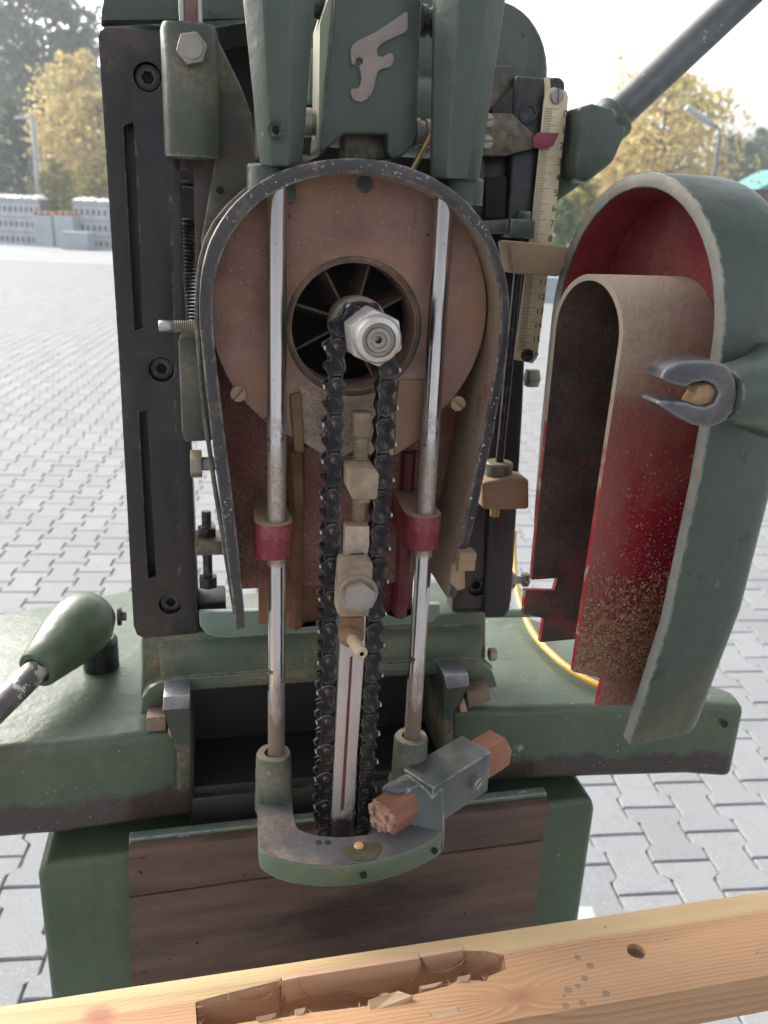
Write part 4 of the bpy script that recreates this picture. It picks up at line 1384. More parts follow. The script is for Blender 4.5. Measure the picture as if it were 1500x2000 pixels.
for k in range(2600):
    x = P(rnd.gauss(655, 62), rnd.uniform(735, 888), .5235)
    r = rnd.uniform(.0003, .0009)
    if (Vector((x.x, x.z)) - Vector((hx.x, hx.z))).length < .0445 or (Vector((x.x, x.z)) - Vector((fc.x, fc.z))).length > .083:
        continue
    vs = [b.verts.new(x + Vector((rnd.uniform(-1, 1), rnd.uniform(-1, .3), rnd.uniform(-1, 1))).normalized() * r) for _ in range(4)]
    for f in ((0, 1, 2), (0, 1, 3), (0, 2, 3), (1, 2, 3)):
        b.faces.new([vs[i] for i in f])
m._merge(b, 0)
part(m, "sawdust_grains", coat("pale_sawdust_grain", (.30, .205, .13), (.46, .34, .23), .9, ns=300), parent=fancover, kind="stuff", smooth=False)
# hook latch on the near wall
HD = .372
hk = [(1290, 740), (1300, 722), (1325, 708), (1360, 704), (1400, 706), (1424, 716), (1437, 742), (1440, 772), (1433, 803), (1414, 825), (1385, 836), (1350, 829), (1320, 813), (1296, 798), (1282, 788),
      (1290, 782), (1318, 784), (1342, 786), (1356, 792), (1378, 796), (1398, 788), (1406, 769), (1397, 751), (1376, 744), (1354, 748), (1340, 757), (1326, 754), (1304, 747)]
m = Mesh()
m.prism(poly(hk, HD), HD, HD + .017, bev=.0022, seg=3)
hook = part(m, "hook_latch", coat("worn_hook_metal", (.07, .068, .078), (.13, .125, .135), .35, metal=.5, ns=30, edge=((.45, .44, .45), .8), chip=((.5, .4, .28), .3, 60), dust=.2), parent=door, ang=45)
m = Mesh()
q0 = P(1420, 770, HD + .010)
m.lathe([(0, -.004), (.0125, -.004), (.0158, .002), (.0168, .012), (.0205, .026), (.025, .034)], q0, (nD * 1.0 + Vector((0, .22, 0))).normalized(), 36)
part(m, "latch_boss", GREEN, parent=door, ang=60)
m = Mesh()
m.prism(poly([(1345, 788), (1358, 770), (1366, 752), (1384, 747), (1401, 756), (1406, 770), (1398, 788), (1378, 796), (1356, 792)], HD + .004), HD + .004, HD + .014, bev=.002)
part(m, "hook_sawdust", coat("orange_packed_sawdust", (.42, .26, .13), (.58, .38, .2), .9, ns=200, bump=.0012), parent=door)

# ---- wooden fence board in two planks on a metal back plate
def board_mat():
    n = N("greasy_brown_board")
    st = n.noise(7, 6, .62, vec=n.mapped((1, 1, 9), rot=(0, R(3), 0)))
    col = n.mix(n.step(st, .32, .68), (.072, .043, .033), (.155, .092, .066))
    sm = n.noise(5, 4, .6, vec=n.mapped((1, 1, 2.4), loc=(2, 0, 5)))
    col = n.mix(n.step(sm, .50, .68, 0, .8), col, (.04, .029, .027))
    xx, yy, zz = n.sep()
    cs = n.mth('ADD', n.mth('POWER', n.mth('DIVIDE', n.mth('SUBTRACT', xx, .02), .095), 2.0), n.mth('POWER', n.mth('DIVIDE', n.mth('ADD', zz, n.mth('ADD', n.mth('MULTIPLY', xx, -.1), -.045)), .026), 2.0))
    cs = n.mth('ADD', cs, n.step(n.noise(18, 5, .6, vec=n.mapped((1, 1, 3))), .3, .7, -.5, .5))
    col = n.mix(n.step(cs, 1.1, .2, 0, .8), col, (.022, .016, .015))
    fi = n.noise(40, 5, .7, vec=n.mapped((1, 1, 30), rot=(0, R(3), 0)))
    col = n.mix(n.step(fi, .5, .75, 0, .5), col, (.17, .108, .08))
    sp = n.step(n.noise(110, 3, .6), .70, .74)
    col = n.mix(sp, col, (.015, .012, .012))
    n.bump(n.mth('ADD', fi, n.mth('MULTIPLY', st, .5)), .0004)
    return n.out(col, n.step(sm, .4, .7, .6, .45), 0, .3)
WB = board_mat()
BD = .545
m = Mesh()
m.prism(poly([(251, 1663), (1076, 1570), (1063, 1640), (640, 1697), (252, 1752)], BD), BD, BD + .010, bev=.0012)
fence = part(m, "fence_board", WB)
m = Mesh()
m.prism(poly([(251, 1755), (640, 1700), (1062, 1643), (1040, 1830), (1020, 1985), (258, 2100)], BD + .0004), BD + .0004, BD + .0104, bev=.0010)
part(m, "fence_board", WB)
m = Mesh()
zA, zB = P(251, 1660, BD).z, P(1076, 1566, BD).z
xA, xB = P(249, 1660, BD).x, P(1078, 1566, BD).x
m.prism([(xA, zA - .15), (xB - .006, zB - .15), (xB, zB + .0006), (xA, zA + .0006)], BD + .0108, BD + .0195, bev=.0012)
part(m, "fence_plate", coat("scuffed_plate_green", (.11, .15, .12), (.17, .21, .17), .45, ns=24, chip=((.26, .26, .25), .4, 60), edge=((.45, .46, .42), .7), dust=.2))
for x, y in ((290, 1648), (1020, 1558)):
    m = Mesh()
    c = P(x, y, BD + .015)
    m.tube([c + Vector((.010 * math.cos(a), 0, .008 * math.sin(a) - .003)) for a in np.linspace(0, math.pi, 14)], .0013, 8)
    part(m, "wire_eye", PALE_GREEN)
m = Mesh()
m.prism(poly([(437, 1632), (440, 1616), (452, 1615), (458, 1630)], BD + .016), BD + .014, BD + .019, bev=.0015)
part(m, "fence_tab", PALE_GREEN)
m = Mesh()      # arm under the workpiece, hidden below it
m.box(.02, .20, .352, .40, -.50, -.4665, bev=.003)
m.box(.06, .16, .395, .566, -.72, -.655, bev=.003)
m.box(.06, .16, .36, .40, -.70, -.50, bev=.003)
part(m, "work_rest", GREEN_DARK)

# ================================================================== the workpiece
zW = -.425
BL, BR = PZ(0, 1966, zW), PZ(1500, 1740, zW)
db = Vector((BR.x - BL.x, BR.y - BL.y, 0)).normalized()
nb = Vector((db.y, -db.x, 0))                     # towards the viewer
FR = PZ(1500, 1905, zW)
wid = abs((FR - BL).dot(nb))
O_ = BL + db * ((BR - BL).dot(db) / 2)
def bfr(a, b_, c):
    return O_ + db * a + nb * b_ + Vector((0, 0, c))
def bpt(x, y, z=zW):
    q = PZ(x, y, z) - O_
    return (q.dot(db), q.dot(nb))
k1, k2, k3 = bpt(1010, 1935), bpt(190, 1985), bpt(1060, 1900)
PINE = wood("pine_heartwood", (.56, .34, .185), (.40, .205, .10), 380, pale=(.012, .0165, (.58, .42, .22)),
            knots=[(k1[0], -k1[1] + wid / 2 - .004, .010, .012), (k2[0], -k2[1] + wid / 2, .008, .010)], red=(.34, .13, .09), rough=.55)
m = Mesh()
L0, L1 = -.42, .42
pocket = [bpt(x, y) for x, y in ((382, 1957), (430, 1943), (545, 1915), (548, 1910), (700, 1888), (820, 1870), (905, 1856), (950, 1857), (984, 1865), (988, 1893), (955, 1906), (950, 1916), (900, 1912), (875, 1925), (800, 1945), (740, 1962), (690, 1968), (600, 1978), (560, 1986), (480, 1996), (385, 2012))]
sc_h = [bpt(*p) for p in ((1243, 1857),)]
h2 = circle(.0058, 20, *sc_h[0])
m.prism([(L0, 0), (L1, 0), (L1, wid), (L0, wid)], -.028, 0, holes=[pocket, h2], fr=bfr, caps=(0, 1), bev=.0004)
m.prism([(L0, 0), (L1, 0), (L1, wid), (L0, wid)], -.030, -.0281, fr=bfr, bev=0)
FRESH = wood("fresh_cut_pine", (.60, .385, .25), (.45, .26, .155), 120, rough=.75)
beam = finish(m, "timber_beam", [PINE], label="orange pine beam with a rough chain cut mortise lying across the front of the machine", cat="timber", origin=bfr(0, wid / 2, -.015))
beam.rotation_euler = (0, 0, YAW)
# object frame turned so that grain follows the beam
th_b = math.atan2(db.y, db.x)
Mx = Matrix.Rotation(-th_b, 4, 'Z')
beam.data.transform(Mx)
beam.rotation_euler = (0, 0, YAW + th_b)
def bpart(m, name, mats, **k):
    o = finish(m, name, mats, parent=beam, **k)
    o.data.transform(Mx)
    o.location = Mx @ o.location
    return o
m = Mesh()      # pocket walls and rough floor
cxp = [sum(p[i] for p in pocket) / len(pocket) for i in (0, 1)]
pin = [(p[0] + (cxp[0] - p[0]) * .006, p[1] + (cxp[1] - p[1]) * .03) for p in pocket]
b = bmesh.new()
r0 = [b.verts.new(bfr(x, y, -.0006)) for x, y in pin]
r1 = [b.verts.new(bfr(x, y + rnd.uniform(-.0004, .0004), -.0275)) for x, y in pin]
for i in range(len(pin)):
    j = (i + 1) % len(pin)
    b.faces.new((r0[i], r0[j], r1[j], r1[i]))
b.faces.new(r1)
m._merge(b, 0)
bpart(m, "mortise_pocket", FRESH, smooth=False)
PALEW = wood("pale_torn_fibre", (.60, .42, .27), (.44, .27, .15), 240, rough=.8)
wa_, wb_ = PZ(384, 1957, zW), PZ(905, 1857, zW)
wd_ = Vector((wb_.x - wa_.x, wb_.y - wa_.y, 0)).normalized()
wn_ = Vector((wd_.y, -wd_.x, 0))                  # far wall of the slot, facing the viewer
def wpt(x, y, off):
    r = ray(x, y)
    rm = Vector((r.dot(XM), r.dot(YM), r.z))
    k = (wa_ + wn_ * off).dot(wn_) / rm.dot(wn_)
    return rm * k
def ridge(pts, w, name="torn_ridge"):             # thin standing fibre left between two plunges of the chain
    m = Mesh()
    b = bmesh.new()
    prev = None
    for i, (x, y) in enumerate(pts):
        h = w * rnd.uniform(.5, 1.2)
        p0 = wpt(x, y, .0006)
        q = [p0, p0 + wn_ * h + Vector((0, 0, .0004)), p0 + Vector((0, 0, -.0012 * rnd.uniform(.5, 1.5)))]
        v = [b.verts.new(t) for t in q]
        if prev:
            for a_, c_ in ((0, 1), (1, 2)):
                b.faces.new((prev[a_], prev[c_], v[c_], v[a_]))
        prev = v
    m._merge(b, 0)
    bpart(m, name, PALEW, smooth=False)
def plunge(pts, off, mt):                         # shallow step of one plunge in the far wall
    m = Mesh()
    b = bmesh.new()
    f_ = [b.verts.new(wpt(x, y, off)) for x, y in pts]
    k_ = [b.verts.new(wpt(x, y, off) - wn_ * .004) for x, y in pts]
    b.faces.new(f_)
    for i in range(len(pts)):
        b.faces.new((f_[i], f_[(i + 1) % len(pts)], k_[(i + 1) % len(pts)], k_[i]))
    m._merge(b, .0003, 1)
    bpart(m, "plunge_step", mt, smooth=False)
def zp(l):
    return [(350 + x * 700 / 1500, 1700 + y * 300 / 643) for x, y in l]
plunge(zp([(432, 462), (500, 448), (1008, 368), (1014, 400), (990, 440), (950, 474), (880, 508), (800, 528), (735, 510), (690, 504), (610, 524), (545, 524), (450, 560), (438, 520)]), .0016, FRESH)
plunge(zp([(1012, 364), (1190, 332), (1192, 366), (1130, 412), (1066, 428), (1034, 408)]), .0010, FRESH)
ridge(zp(smooth_poly([(218, 522), (245, 545), (300, 552), (350, 540), (385, 515)], 2, False)), .0006)
ridge(zp(smooth_poly([(498, 450), (505, 490), (540, 520), (610, 520), (690, 500), (735, 506)], 2, False)), .0022)
ridge(zp(smooth_poly([(735, 506), (800, 524), (880, 505), (950, 470), (995, 430), (1010, 385)], 2, False)), .0022)
ridge(zp(smooth_poly([(1012, 370), (1030, 405), (1065, 425), (1130, 410), (1175, 390), (1192, 365)], 2, False)), .0022)
ridge(zp(smooth_poly([(385, 490), (400, 530), (430, 570), (460, 600)], 2, False)), .0020)
ridge(zp([(425, 462), (432, 500), (430, 540), (440, 575)]), .0018)
ridge(zp([(1188, 340), (1195, 380), (1180, 420), (1185, 460), (1165, 490)]), .0022)
for pl, hgt in (((478, 612, 715, 575, 713, 600, 560, 628), .002), ((790, 558, 915, 520, 978, 540, 925, 568, 800, 592), .005), ((808, 600, 960, 565, 985, 560, 900, 600, 820, 622), .001),
                ((1042, 598, 1160, 572, 1185, 628, 1100, 640), .003), ((1178, 490, 1225, 470, 1228, 480, 1190, 496), .001), ((1282, 475, 1296, 440, 1303, 472, 1290, 478), .001)):
    pp = [bpt(*q) for q in zp(list(zip(pl[::2], pl[1::2])))]
    m = Mesh()
    b = bmesh.new()
    n_ = len(pp)
    tv = [b.verts.new(bfr(x, y, hgt * (1 if i < n_ / 2 else .25) - .002)) for i, (x, y) in enumerate(pp)]
    bv = [b.verts.new(bfr(x, y, -.010)) for x, y in pp]
    b.faces.new(tv)
    for i in range(n_):
        b.faces.new((tv[i], tv[(i + 1) % n_], bv[(i + 1) % n_], bv[i]))
    m._merge(b, .0002, 1)
    bpart(m, "torn_chip", PALEW, smooth=False)
for k, (x0_, w_, h_) in enumerate(((500, 40, 5), (575, 22, 9), (742, 16, 6), (818, 46, 5), (893, 26, 8))):   # flakes torn up along the near lip
    yl = 2000 - (x0_ - 440) * .190 + rnd.uniform(-4, 4)
    pp = [bpt(x0_, yl), bpt(x0_ + w_, yl - w_ * .21), bpt(x0_ + w_ * .7, yl - w_ * .15 + h_), bpt(x0_ + w_ * .15, yl + h_ * .6)]
    m = Mesh()
    b = bmesh.new()
    hh = rnd.uniform(.0006, .0028)
    tv = [b.verts.new(bfr(x, y, hh if i < 2 else .0002)) for i, (x, y) in enumerate(pp)]
    bv = [b.verts.new(bfr(x, y, -.004)) for x, y in pp]
    b.faces.new(tv)
    for i in range(4):
        b.faces.new((tv[i], tv[(i + 1) % 4], bv[(i + 1) % 4], bv[i]))
    m._merge(b, 0)
    bpart(m, "torn_chip", PALEW if k % 3 else FRESH, smooth=False)
m = Mesh()
b = bmesh.new()
for k in range(420):                              # fuzz of torn fibres along the rim and on the far wall
    i = rnd.randrange(len(pocket))
    p_, q_ = pocket[i], pocket[(i + 1) % len(pocket)]
    f = rnd.random()
    x, y = p_[0] + (q_[0] - p_[0]) * f, p_[1] + (q_[1] - p_[1]) * f
    toc = Vector((cxp[0] - x, (cxp[1] - y) * 6)).normalized()
    L, w = rnd.uniform(.0012, .0055), rnd.uniform(.00012, .0004)
    a = rnd.uniform(-1.0, 1.0)
    d_ = Vector((toc.x * math.cos(a) - toc.y * math.sin(a), toc.x * math.sin(a) + toc.y * math.cos(a)))
    z0_ = -rnd.random() ** 2 * .016 - .0003
    s0 = bfr(x - d_.x * .0006, y - d_.y * .0006, z0_)
    e0 = bfr(x + d_.x * L, y + d_.y * L, z0_ + rnd.uniform(-.002, .0012))
    sd_ = Vector((-d_.y, d_.x, 0)) * w
    b.faces.new([b.verts.new(s0 + sd_), b.verts.new(s0 - sd_), b.verts.new(e0 + Vector((0, 0, w)))])
    b.faces.new([b.verts.new(s0 + Vector((0, 0, w))), b.verts.new(s0 - Vector((0, 0, w))), b.verts.new(e0)])
m._merge(b, 0)
bpart(m, "torn_fibres", PALEW, smooth=False, kind="stuff")
m = Mesh()
q = bfr(sc_h[0][0], sc_h[0][1], -.008)
m.lathe([(0, 0), (.0030, 0), (.0050, .004), (.0050, .0042)], q, (0, 0, 1), 18)
m.slotted(q + Vector((0, 0, .001)), (0, 0, 1), .0034, .0012)
bpart(m, "countersunk_screw", DUSTY_STEEL)
NAIL = coat("grey_nail_stain", (.25, .165, .11), (.33, .22, .145), .6, ns=200)
for x, y, r in ((1128, 1870, 2.6), (1153, 1886, 3), (1142, 1911, 2.6), (1129, 1926, 2.2), (1110, 1934, 3), (1102, 1945, 1.6), (1105, 1964, 2.8), (1138, 1959, 2.6), (1184, 1941, 3), (1182, 1811, 1), (1300, 1835, .9), (1479, 1860, 1)):
    m = Mesh()
    a = bpt(x, y)
    m.lathe([(0, .00015), (r * .0005, .00015), (r * .0008, .0001), (r * .0008, -.001)], bfr(a[0], a[1], 0), (0, 0, 1), 14)
    bpart(m, "nail_head", NAIL)

# ---- loose things near the machine
m = Mesh()
hp = [(996, 1120), (1002, 1168), (1022, 1210), (1050, 1250), (1085, 1285), (1120, 1313), (1158, 1334), (1195, 1350), (1240, 1362)]
hz = -.3695
hs_ = smooth_poly([tuple(PZ(x, y, hz)) for x, y in hp], 2, False)
hs_ = [(x, y, z + (.05 * max(0, (1 - i / 14)) ** 2)) for i, (x, y, z) in enumerate(hs_)]
m.tube(hs_, .0032, 10)
finish(m, "air_hose", coat("yellow_hose", (.62, .34, .03), (.70, .42, .05), .4, ns=60), label="thin yellow hose lying in a curve over the green table behind the cover", cat="hose")
m = Mesh()
q = W(1168, 1772, 1.42)
wm = Mesh()
wm.box(-.10, .02, -.08, .09, 0, .03, bev=.004)
wlink(wmesh(wm, "white_block"), "white_block", coat("white_plastic", (.42, .46, .46), (.48, .52, .52), .5, ns=20), (q.x, q.y, 0.001),
      label="small whitish block on the paving beside the machine's right foot", cat="block")

# ================================================================== setting: paving, yard, crates, trees, lamps
def pmat():
    n = N("grey_paving_concrete")
    ob = n.new("ShaderNodeObjectInfo").outputs["Random"]
    isl = n.new("ShaderNodeNewGeometry").outputs["Random Per Island"]
    pos = n.new("ShaderNodeNewGeometry").outputs["Position"]
    v = n.mth('FRACT', n.mth('ADD', ob, isl))
    base = n.mix(v, (.205, .214, .223), (.250, .259, .268))
    base = n.mix(n.step(n.noise(3, 5, .6, vec=pos), .35, .7, 0, .35), base, (.19, .195, .195))
    base = n.mix(n.step(n.noise(16, 5, .65, vec=pos), .52, .72, 0, .4), base, (.17, .17, .165))
    sp = n.noise(190, 3, .7, vec=pos)
    base = n.mix(n.step(sp, .56, .70, 0, .7), base, (.40, .41, .42))
    base = n.mix(n.step(sp, .43, .30, 0, .7), base, (.17, .175, .18))
    n.bump(n.noise(260, 4, .6, vec=pos), .0008)
    return n.out(base, .8, 0, .25)
PAVER = pmat()
def jmat():
    n = N("joint_sand")
    pos = n.new("ShaderNodeNewGeometry").outputs["Position"]
    c = n.mix(n.step(n.noise(60, 5, .6, vec=pos), .3, .7), (.085, .088, .085), (.135, .135, .125))
    c = n.mix(n.step(n.noise(9, 5, .65, vec=pos), .66, .74, 0, .6), c, (.14, .15, .05))
    n.bump(n.noise(300, 3, vec=pos), .001)
    return n.out(c, .9, 0, .2)
def ymat():
    n = N("pale_yard_concrete")
    pos = n.new("ShaderNodeNewGeometry").outputs["Position"]
    c = n.mix(n.step(n.noise(.4, 5, .6, vec=pos), .3, .7), (.24, .255, .265), (.29, .30, .31))
    return n.out(c, .85, 0, .2)
def sheet(name, x0, y0, x1, y1, z, mt, **k):
    me = bpy.data.meshes.new(name)
    me.from_pydata([(x0, y0, z), (x1, y0, z), (x1, y1, z), (x0, y1, z)], [], [(0, 1, 2, 3)])
    return wlink(me, name, mt, **k)
sheet("ground", -400, -60, 400, 700, -.030, ymat(), kind="structure")
pv = sheet("pavement", -14, -2.5, 12, 24, -.0075, jmat(), kind="structure")
PA = R(6.6)                                        # the courses run a little off the view axis
pw, plen, wa, wb = .126, .200, .0735, .0525
out_p = [(wa - .0021, .0975), (wa - .0021, .058), (wb - .0021, .040), (wb - .0021, -.040), (wa - .0021, -.058), (wa - .0021, -.0975)]
out_p = out_p + [(-x, y) for x, y in reversed(out_p)]
sh = [(x - math.copysign(.003, x), y - math.copysign(.003, y)) for x, y in out_p]
base_v = np.array([(x, y, 0.0) for x, y in sh] + [(x, y, -.004) for x, y in out_p] + [(x, y, -.016) for x, y in out_p])
np_ = len(out_p)
base_f = [tuple(reversed(range(np_)))] + [(k * np_ + i, (k + 1) * np_ + i, (k + 1) * np_ + (i + 1) % np_, k * np_ + (i + 1) % np_) for k in (0, 1) for i in range(np_)]
ca, sa = math.cos(PA), math.sin(PA)
ux, uy = np.array([ca, sa]), np.array([-sa, ca])
orig = np.array([.6853, 1.7955]) - ux * -.064       # centre of a straight joint seen in the photo
VIS = [[(0, 560), (215, 560), (262, 1150), (0, 1200)], [(0, 1625), (90, 1625), (75, 1960), (0, 1965)], [(1500, 960), (1500, 1765), (1165, 1795), (1150, 1500), (1435, 1480), (1395, 1380)],
       [(385, 860), (420, 860), (440, 1000), (385, 1000)], [(1042, 700), (1065, 700), (1036, 1130), (1002, 1130)]]
def inside(p, pl):
    r = False
    for i in range(len(pl)):
        (x1, y1), (x2, y2) = pl[i], pl[i - 1]
        if (y1 > p[1]) != (y2 > p[1]) and p[0] < (x2 - x1) * (p[1] - y1) / (y2 - y1) + x1:
            r = not r
    return r
def project(x, y, z):
    v = Vector((x, y, z - H_CAM))
    d = v.dot(fw)
    return (750 + F_PX * v.dot(rt) / d, 1000 - F_PX * v.dot(up) / d, d) if d > .1 else (-1e6, 0, 1e6)
cells = []
for i in range(-110, 95):
    for j in range(-25, 125):
        c = orig + ux * (i * pw) + uy * (j * plen + (plen / 2 if i % 2 == 0 else 0) + plen / 2)
        if not (-13.5 < c[0] < 11.5 and -2.2 < c[1] < 23.7):
            continue
        x, y, d = project(c[0], c[1], 0)
        if c[1] > 3.2 and not (-1000 < x < 2500):
            continue
        vis = any(inside((x + ddx, y), pl) for pl in VIS for ddx in (-25, 0, 25)) and -20 < x < 1520
        cells.append((0 if vis else 1, d, c))
cells.sort(key=lambda t: (t[0], t[1]))
near, rest = cells[:300], cells[300:]
pme = []
for q in range(4):
    me = bpy.data.meshes.new("paver")
    vv = base_v.copy()
    if q:
        vv[:, :2] += rng.normal(0, .0006, (len(vv), 2))
    me.from_pydata([tuple(v) for v in vv], [], base_f)
    me.materials.append(PAVER)
    pme.append(me)
for k, (_, d, c) in enumerate(near):
    o = bpy.data.objects.new("paver", pme[k % 4])
    COL.objects.link(o)
    o.parent = pv
    o.location = (c[0], c[1], random.uniform(-.0012, .0008))
    o.rotation_euler = (random.uniform(-.004, .004), random.uniform(-.004, .004), PA + random.gauss(0, .006))
C = np.array([c for _, _, c in rest])
nv = len(base_v)
rot = np.array([[ca, -sa], [sa, ca]])
bx = base_v.copy()
bx[:, :2] = base_v[:, :2] @ rot.T
V = np.repeat(bx[None], len(C), 0)
V[:, :, :2] += C[:, None, :]
V[:, :, 2] += rng.uniform(-.0015, .001, (len(C), 1))
fl_all, fs = [], []
flat = [i for f in base_f for i in f]
tot = [len(f) for f in base_f]
me = bpy.data.meshes.new("paving_stones")
me.vertices.add(len(C) * nv)
me.vertices.foreach_set("co", V.ravel())
li = (np.array(flat)[None] + (np.arange(len(C)) * nv)[:, None]).ravel()
lt = np.tile(tot, len(C))
me.loops.add(len(li)); me.loops.foreach_set("vertex_index", li)
me.polygons.add(len(lt))
me.polygons.foreach_set("loop_start", np.concatenate([[0], np.cumsum(lt)[:-1]]))
me.polygons.foreach_set("loop_total", lt)
me.polygons.foreach_set("use_smooth", [False] * len(lt))
me.update(calc_edges=True)
me.validate()
wlink(me, "paving_stones", PAVER, parent=pv, kind="stuff")

# ---- crates of the building yard, stacked in columns
CRATE = coat("grey_crate_plastic", (.46, .51, .55), (.56, .61, .65), .6, ns=2, bump=0)
PLAINB = coat("plain_grey_box", (.38, .44, .48), (.46, .52, .56), .6, ns=2, bump=0)
SHEET = coat("white_foil", (.74, .76, .76), (.82, .83, .82), .5, ns=2, bump=.01, bs=3)
TILE = coat("orange_clay_tile", (.50, .24, .11), (.62, .34, .18), .7, ns=2, bump=0)
def crate_mesh(w, h, d):
    m = Mesh()
    holes = []
    for i in range(3):
        x = -w / 2 + w * (i + .5) / 3
        holes.append([(x - w * .10, .08), (x + w * .10, .08), (x + w * .10, h * .52), (x - w * .10, h * .52)])
    for i in range(6):
        x = -w / 2 + w * (i + .5) / 6
        holes.append([(x - w * .04, h * .72), (x + w * .04, h * .72), (x + w * .04, h * .87), (x - w * .04, h * .87)])
    m.prism([(-w / 2, 0), (w / 2, 0), (w / 2, h), (-w / 2, h)], -d / 2, -d / 2 + .03, holes=holes)
    return wmesh(m, "front_panel")
def box_mesh(x0, x1, y0, y1, z0, z1, name, bev=0.0):
    m = Mesh(); m.box(x0, x1, y0, y1, z0, z1, bev=bev)
    return wmesh(m, name)
cw, chh, cdp = .74, .56, .62
fp_me = crate_mesh(cw, chh, cdp); fp_me.materials.append(CRATE)
m = Mesh()
m.prism([(-cw / 2, -cdp / 2 + .031), (cw / 2, -cdp / 2 + .031), (cw / 2, cdp / 2), (-cw / 2, cdp / 2)], .0, chh - .01, holes=[[(-cw / 2 + .03, -cdp / 2 + .06), (cw / 2 - .03, -cdp / 2 + .06), (cw / 2 - .03, cdp / 2 - .03), (-cw / 2 + .03, cdp / 2 - .03)]], fr=XY)
m.box(-cw / 2 + .02, cw / 2 - .02, -cdp / 2 + .05, cdp / 2 - .02, .005, .02)
bd_me = wmesh(m, "body"); bd_me.materials.append(coat("crate_inside_shade", (.10, .115, .13), (.14, .155, .17), .7, ns=2, bump=0))  # body colour darkened to paint the shade seen through the lattice
tiers = ["bottom", "middle", "top"]
A_, B_ = W(-60, 470, 36.3), W(262, 488, 33.9)
A_.z = B_.z = 0
row_dir = (B_ - A_).normalized()
ang = math.atan2(row_dir.y, row_dir.x)
ncol = int((B_ - A_).length / (cw + .03)) + 1
cname = ["first", "second", "third", "fourth", "fifth", "sixth", "seventh", "eighth", "ninth", "tenth", "eleventh", "twelfth"]
for i in range(ncol):
    p = A_ + row_dir * (cw + .03) * (i + .5)
    if i >= 5 and i < 7:
        continue
    for t in range(3):
        r = empty_w = bpy.data.objects.new("crate", None)
        COL.objects.link(r)
        r.location = (p.x, p.y, t * chh - .03)
        r.rotation_euler = (0, 0, ang + random.gauss(0, .02))
        tag(r, "%s lattice crate in the %s grey stack from the left, far across the yard" % (tiers[t], cname[i if i < 5 else i - 2]), "crate", "grey lattice crates stacked across the yard")
        for nm, me in (("front_panel", fp_me), ("body", bd_me)):
            o = bpy.data.objects.new(nm, me); COL.objects.link(o); o.parent = r
    m = Mesh()
    b = bmesh.new()
    gx, gy = 8, 5
    vs = [[b.verts.new((-cw * .52 + cw * 1.04 * a / gx, -cdp * .52 + cdp * 1.04 * c / gy, .02 + .16 * random.random() * (1 if 0 < a < gx and 0 < c < gy else .1))) for c in range(gy + 1)] for a in range(gx + 1)]
    for a in range(gx):
        for c in range(gy):
            b.faces.new((vs[a][c], vs[a + 1][c], vs[a + 1][c + 1], vs[a][c + 1]))
    g = [b.verts.new((x, y, -.02)) for x, y in ((-cw * .52, -cdp * .52), (cw * .52, -cdp * .52), (cw * .52, cdp * .52), (-cw * .52, cdp * .52))]
    b.faces.new(g)
    m._merge(b, 0)
    o = wlink(wmesh(m, "foil_cover"), "foil_cover", SHEET, (p.x, p.y, 3 * chh - .02), smooth=True,
              label="crumpled white foil over the %s crate stack from the left" % cname[i if i < 5 else i - 2], cat="foil", group="white foil covers on the crate stacks")
    o.rotation_euler = (0, 0, ang)
for k, (i, h) in enumerate(((5, 1.12), (6.25, 1.15))):
    p = A_ + row_dir * (cw + .03) * (i + .4) + Vector((0, -.5, 0))
    r = bpy.data.objects.new("plain_box", None); COL.objects.link(r)
    r.location = (p.x, p.y, -.03); r.rotation_euler = (0, 0, ang)
    tag(r, ["closed pale grey box left of the other, under the stacked orange tiles", "closed pale grey box right of its twin, under the orange tiles"][k], "box", "closed grey boxes in the yard")
    wlink(box_mesh(-.42, .42, -.3, .3, 0, h * .5, "lower_shell", .01), "lower_shell", PLAINB, parent=r)
    wlink(box_mesh(-.43, .43, -.31, .31, h * .505, h, "upper_shell", .01), "upper_shell", PLAINB, (0, 0, 0), parent=r)
    for q in range(3):
        m = Mesh()
        pl = arc(0, 0, .13, .13, 0, 180, 10) + arc(0, 0, .10, .10, 180, 0, 10)
        m.prism(pl, -.28, .28, fr=XZ)
        o = wlink(wmesh(m, "ridge_tile"), "ridge_tile", TILE, (p.x + row_dir.x * (-.28 + .28 * q), p.y + row_dir.y * (-.28 + .28 * q), h - .02),
                  label="orange clay ridge tile, %s of three on the %s grey box" % (["left", "middle", "right"][q], ["left", "right"][k]), cat="roof tile", group="orange ridge tiles on the boxes")
        o.rotation_euler = (0, 0, ang)
p = A_ + row_dir * (cw + .03) * 7.6 + Vector((.1, -1.6, 0))
wlink(box_mesh(-.5, .5, -.4, .4, 0, .62, "pale_box", .02), "pale_box", PLAINB, (p.x, p.y, -.03), label="low bluish box standing before the right end of the crate row", cat="box")

# ---- trees
def leafmat(name, cols, tr=.35):
    n = N(name)
    v = n.new("ShaderNodeNewGeometry").outputs["Random Per Island"]
    big = n.noise(.5, 3)
    c = n.mix(v, cols[0], cols[1])
    c = n.mix(n.step(big, .42, .62), c, cols[2])
    n.put(n.b.inputs["Base Color"], c)
    n.b.inputs["Roughness"].default_value = .6
    n.b.inputs["Specular IOR Level"].default_value = .2
    t = n.new("ShaderNodeBsdfTranslucent")
    n.put(t.inputs[0], c)
    mx = n.new("ShaderNodeMixShader")
    mx.inputs[0].default_value = tr
    n.t.links.new(n.b.outputs[0], mx.inputs[1]); n.t.links.new(t.outputs[0], mx.inputs[2])
    n.t.links.new(mx.outputs[0], n.t.nodes["Material Output"].inputs[0])
    return n.m
BARK = coat("tree_bark", (.10, .075, .06), (.16, .12, .10), .9, ns=3, bump=.004, bs=20)
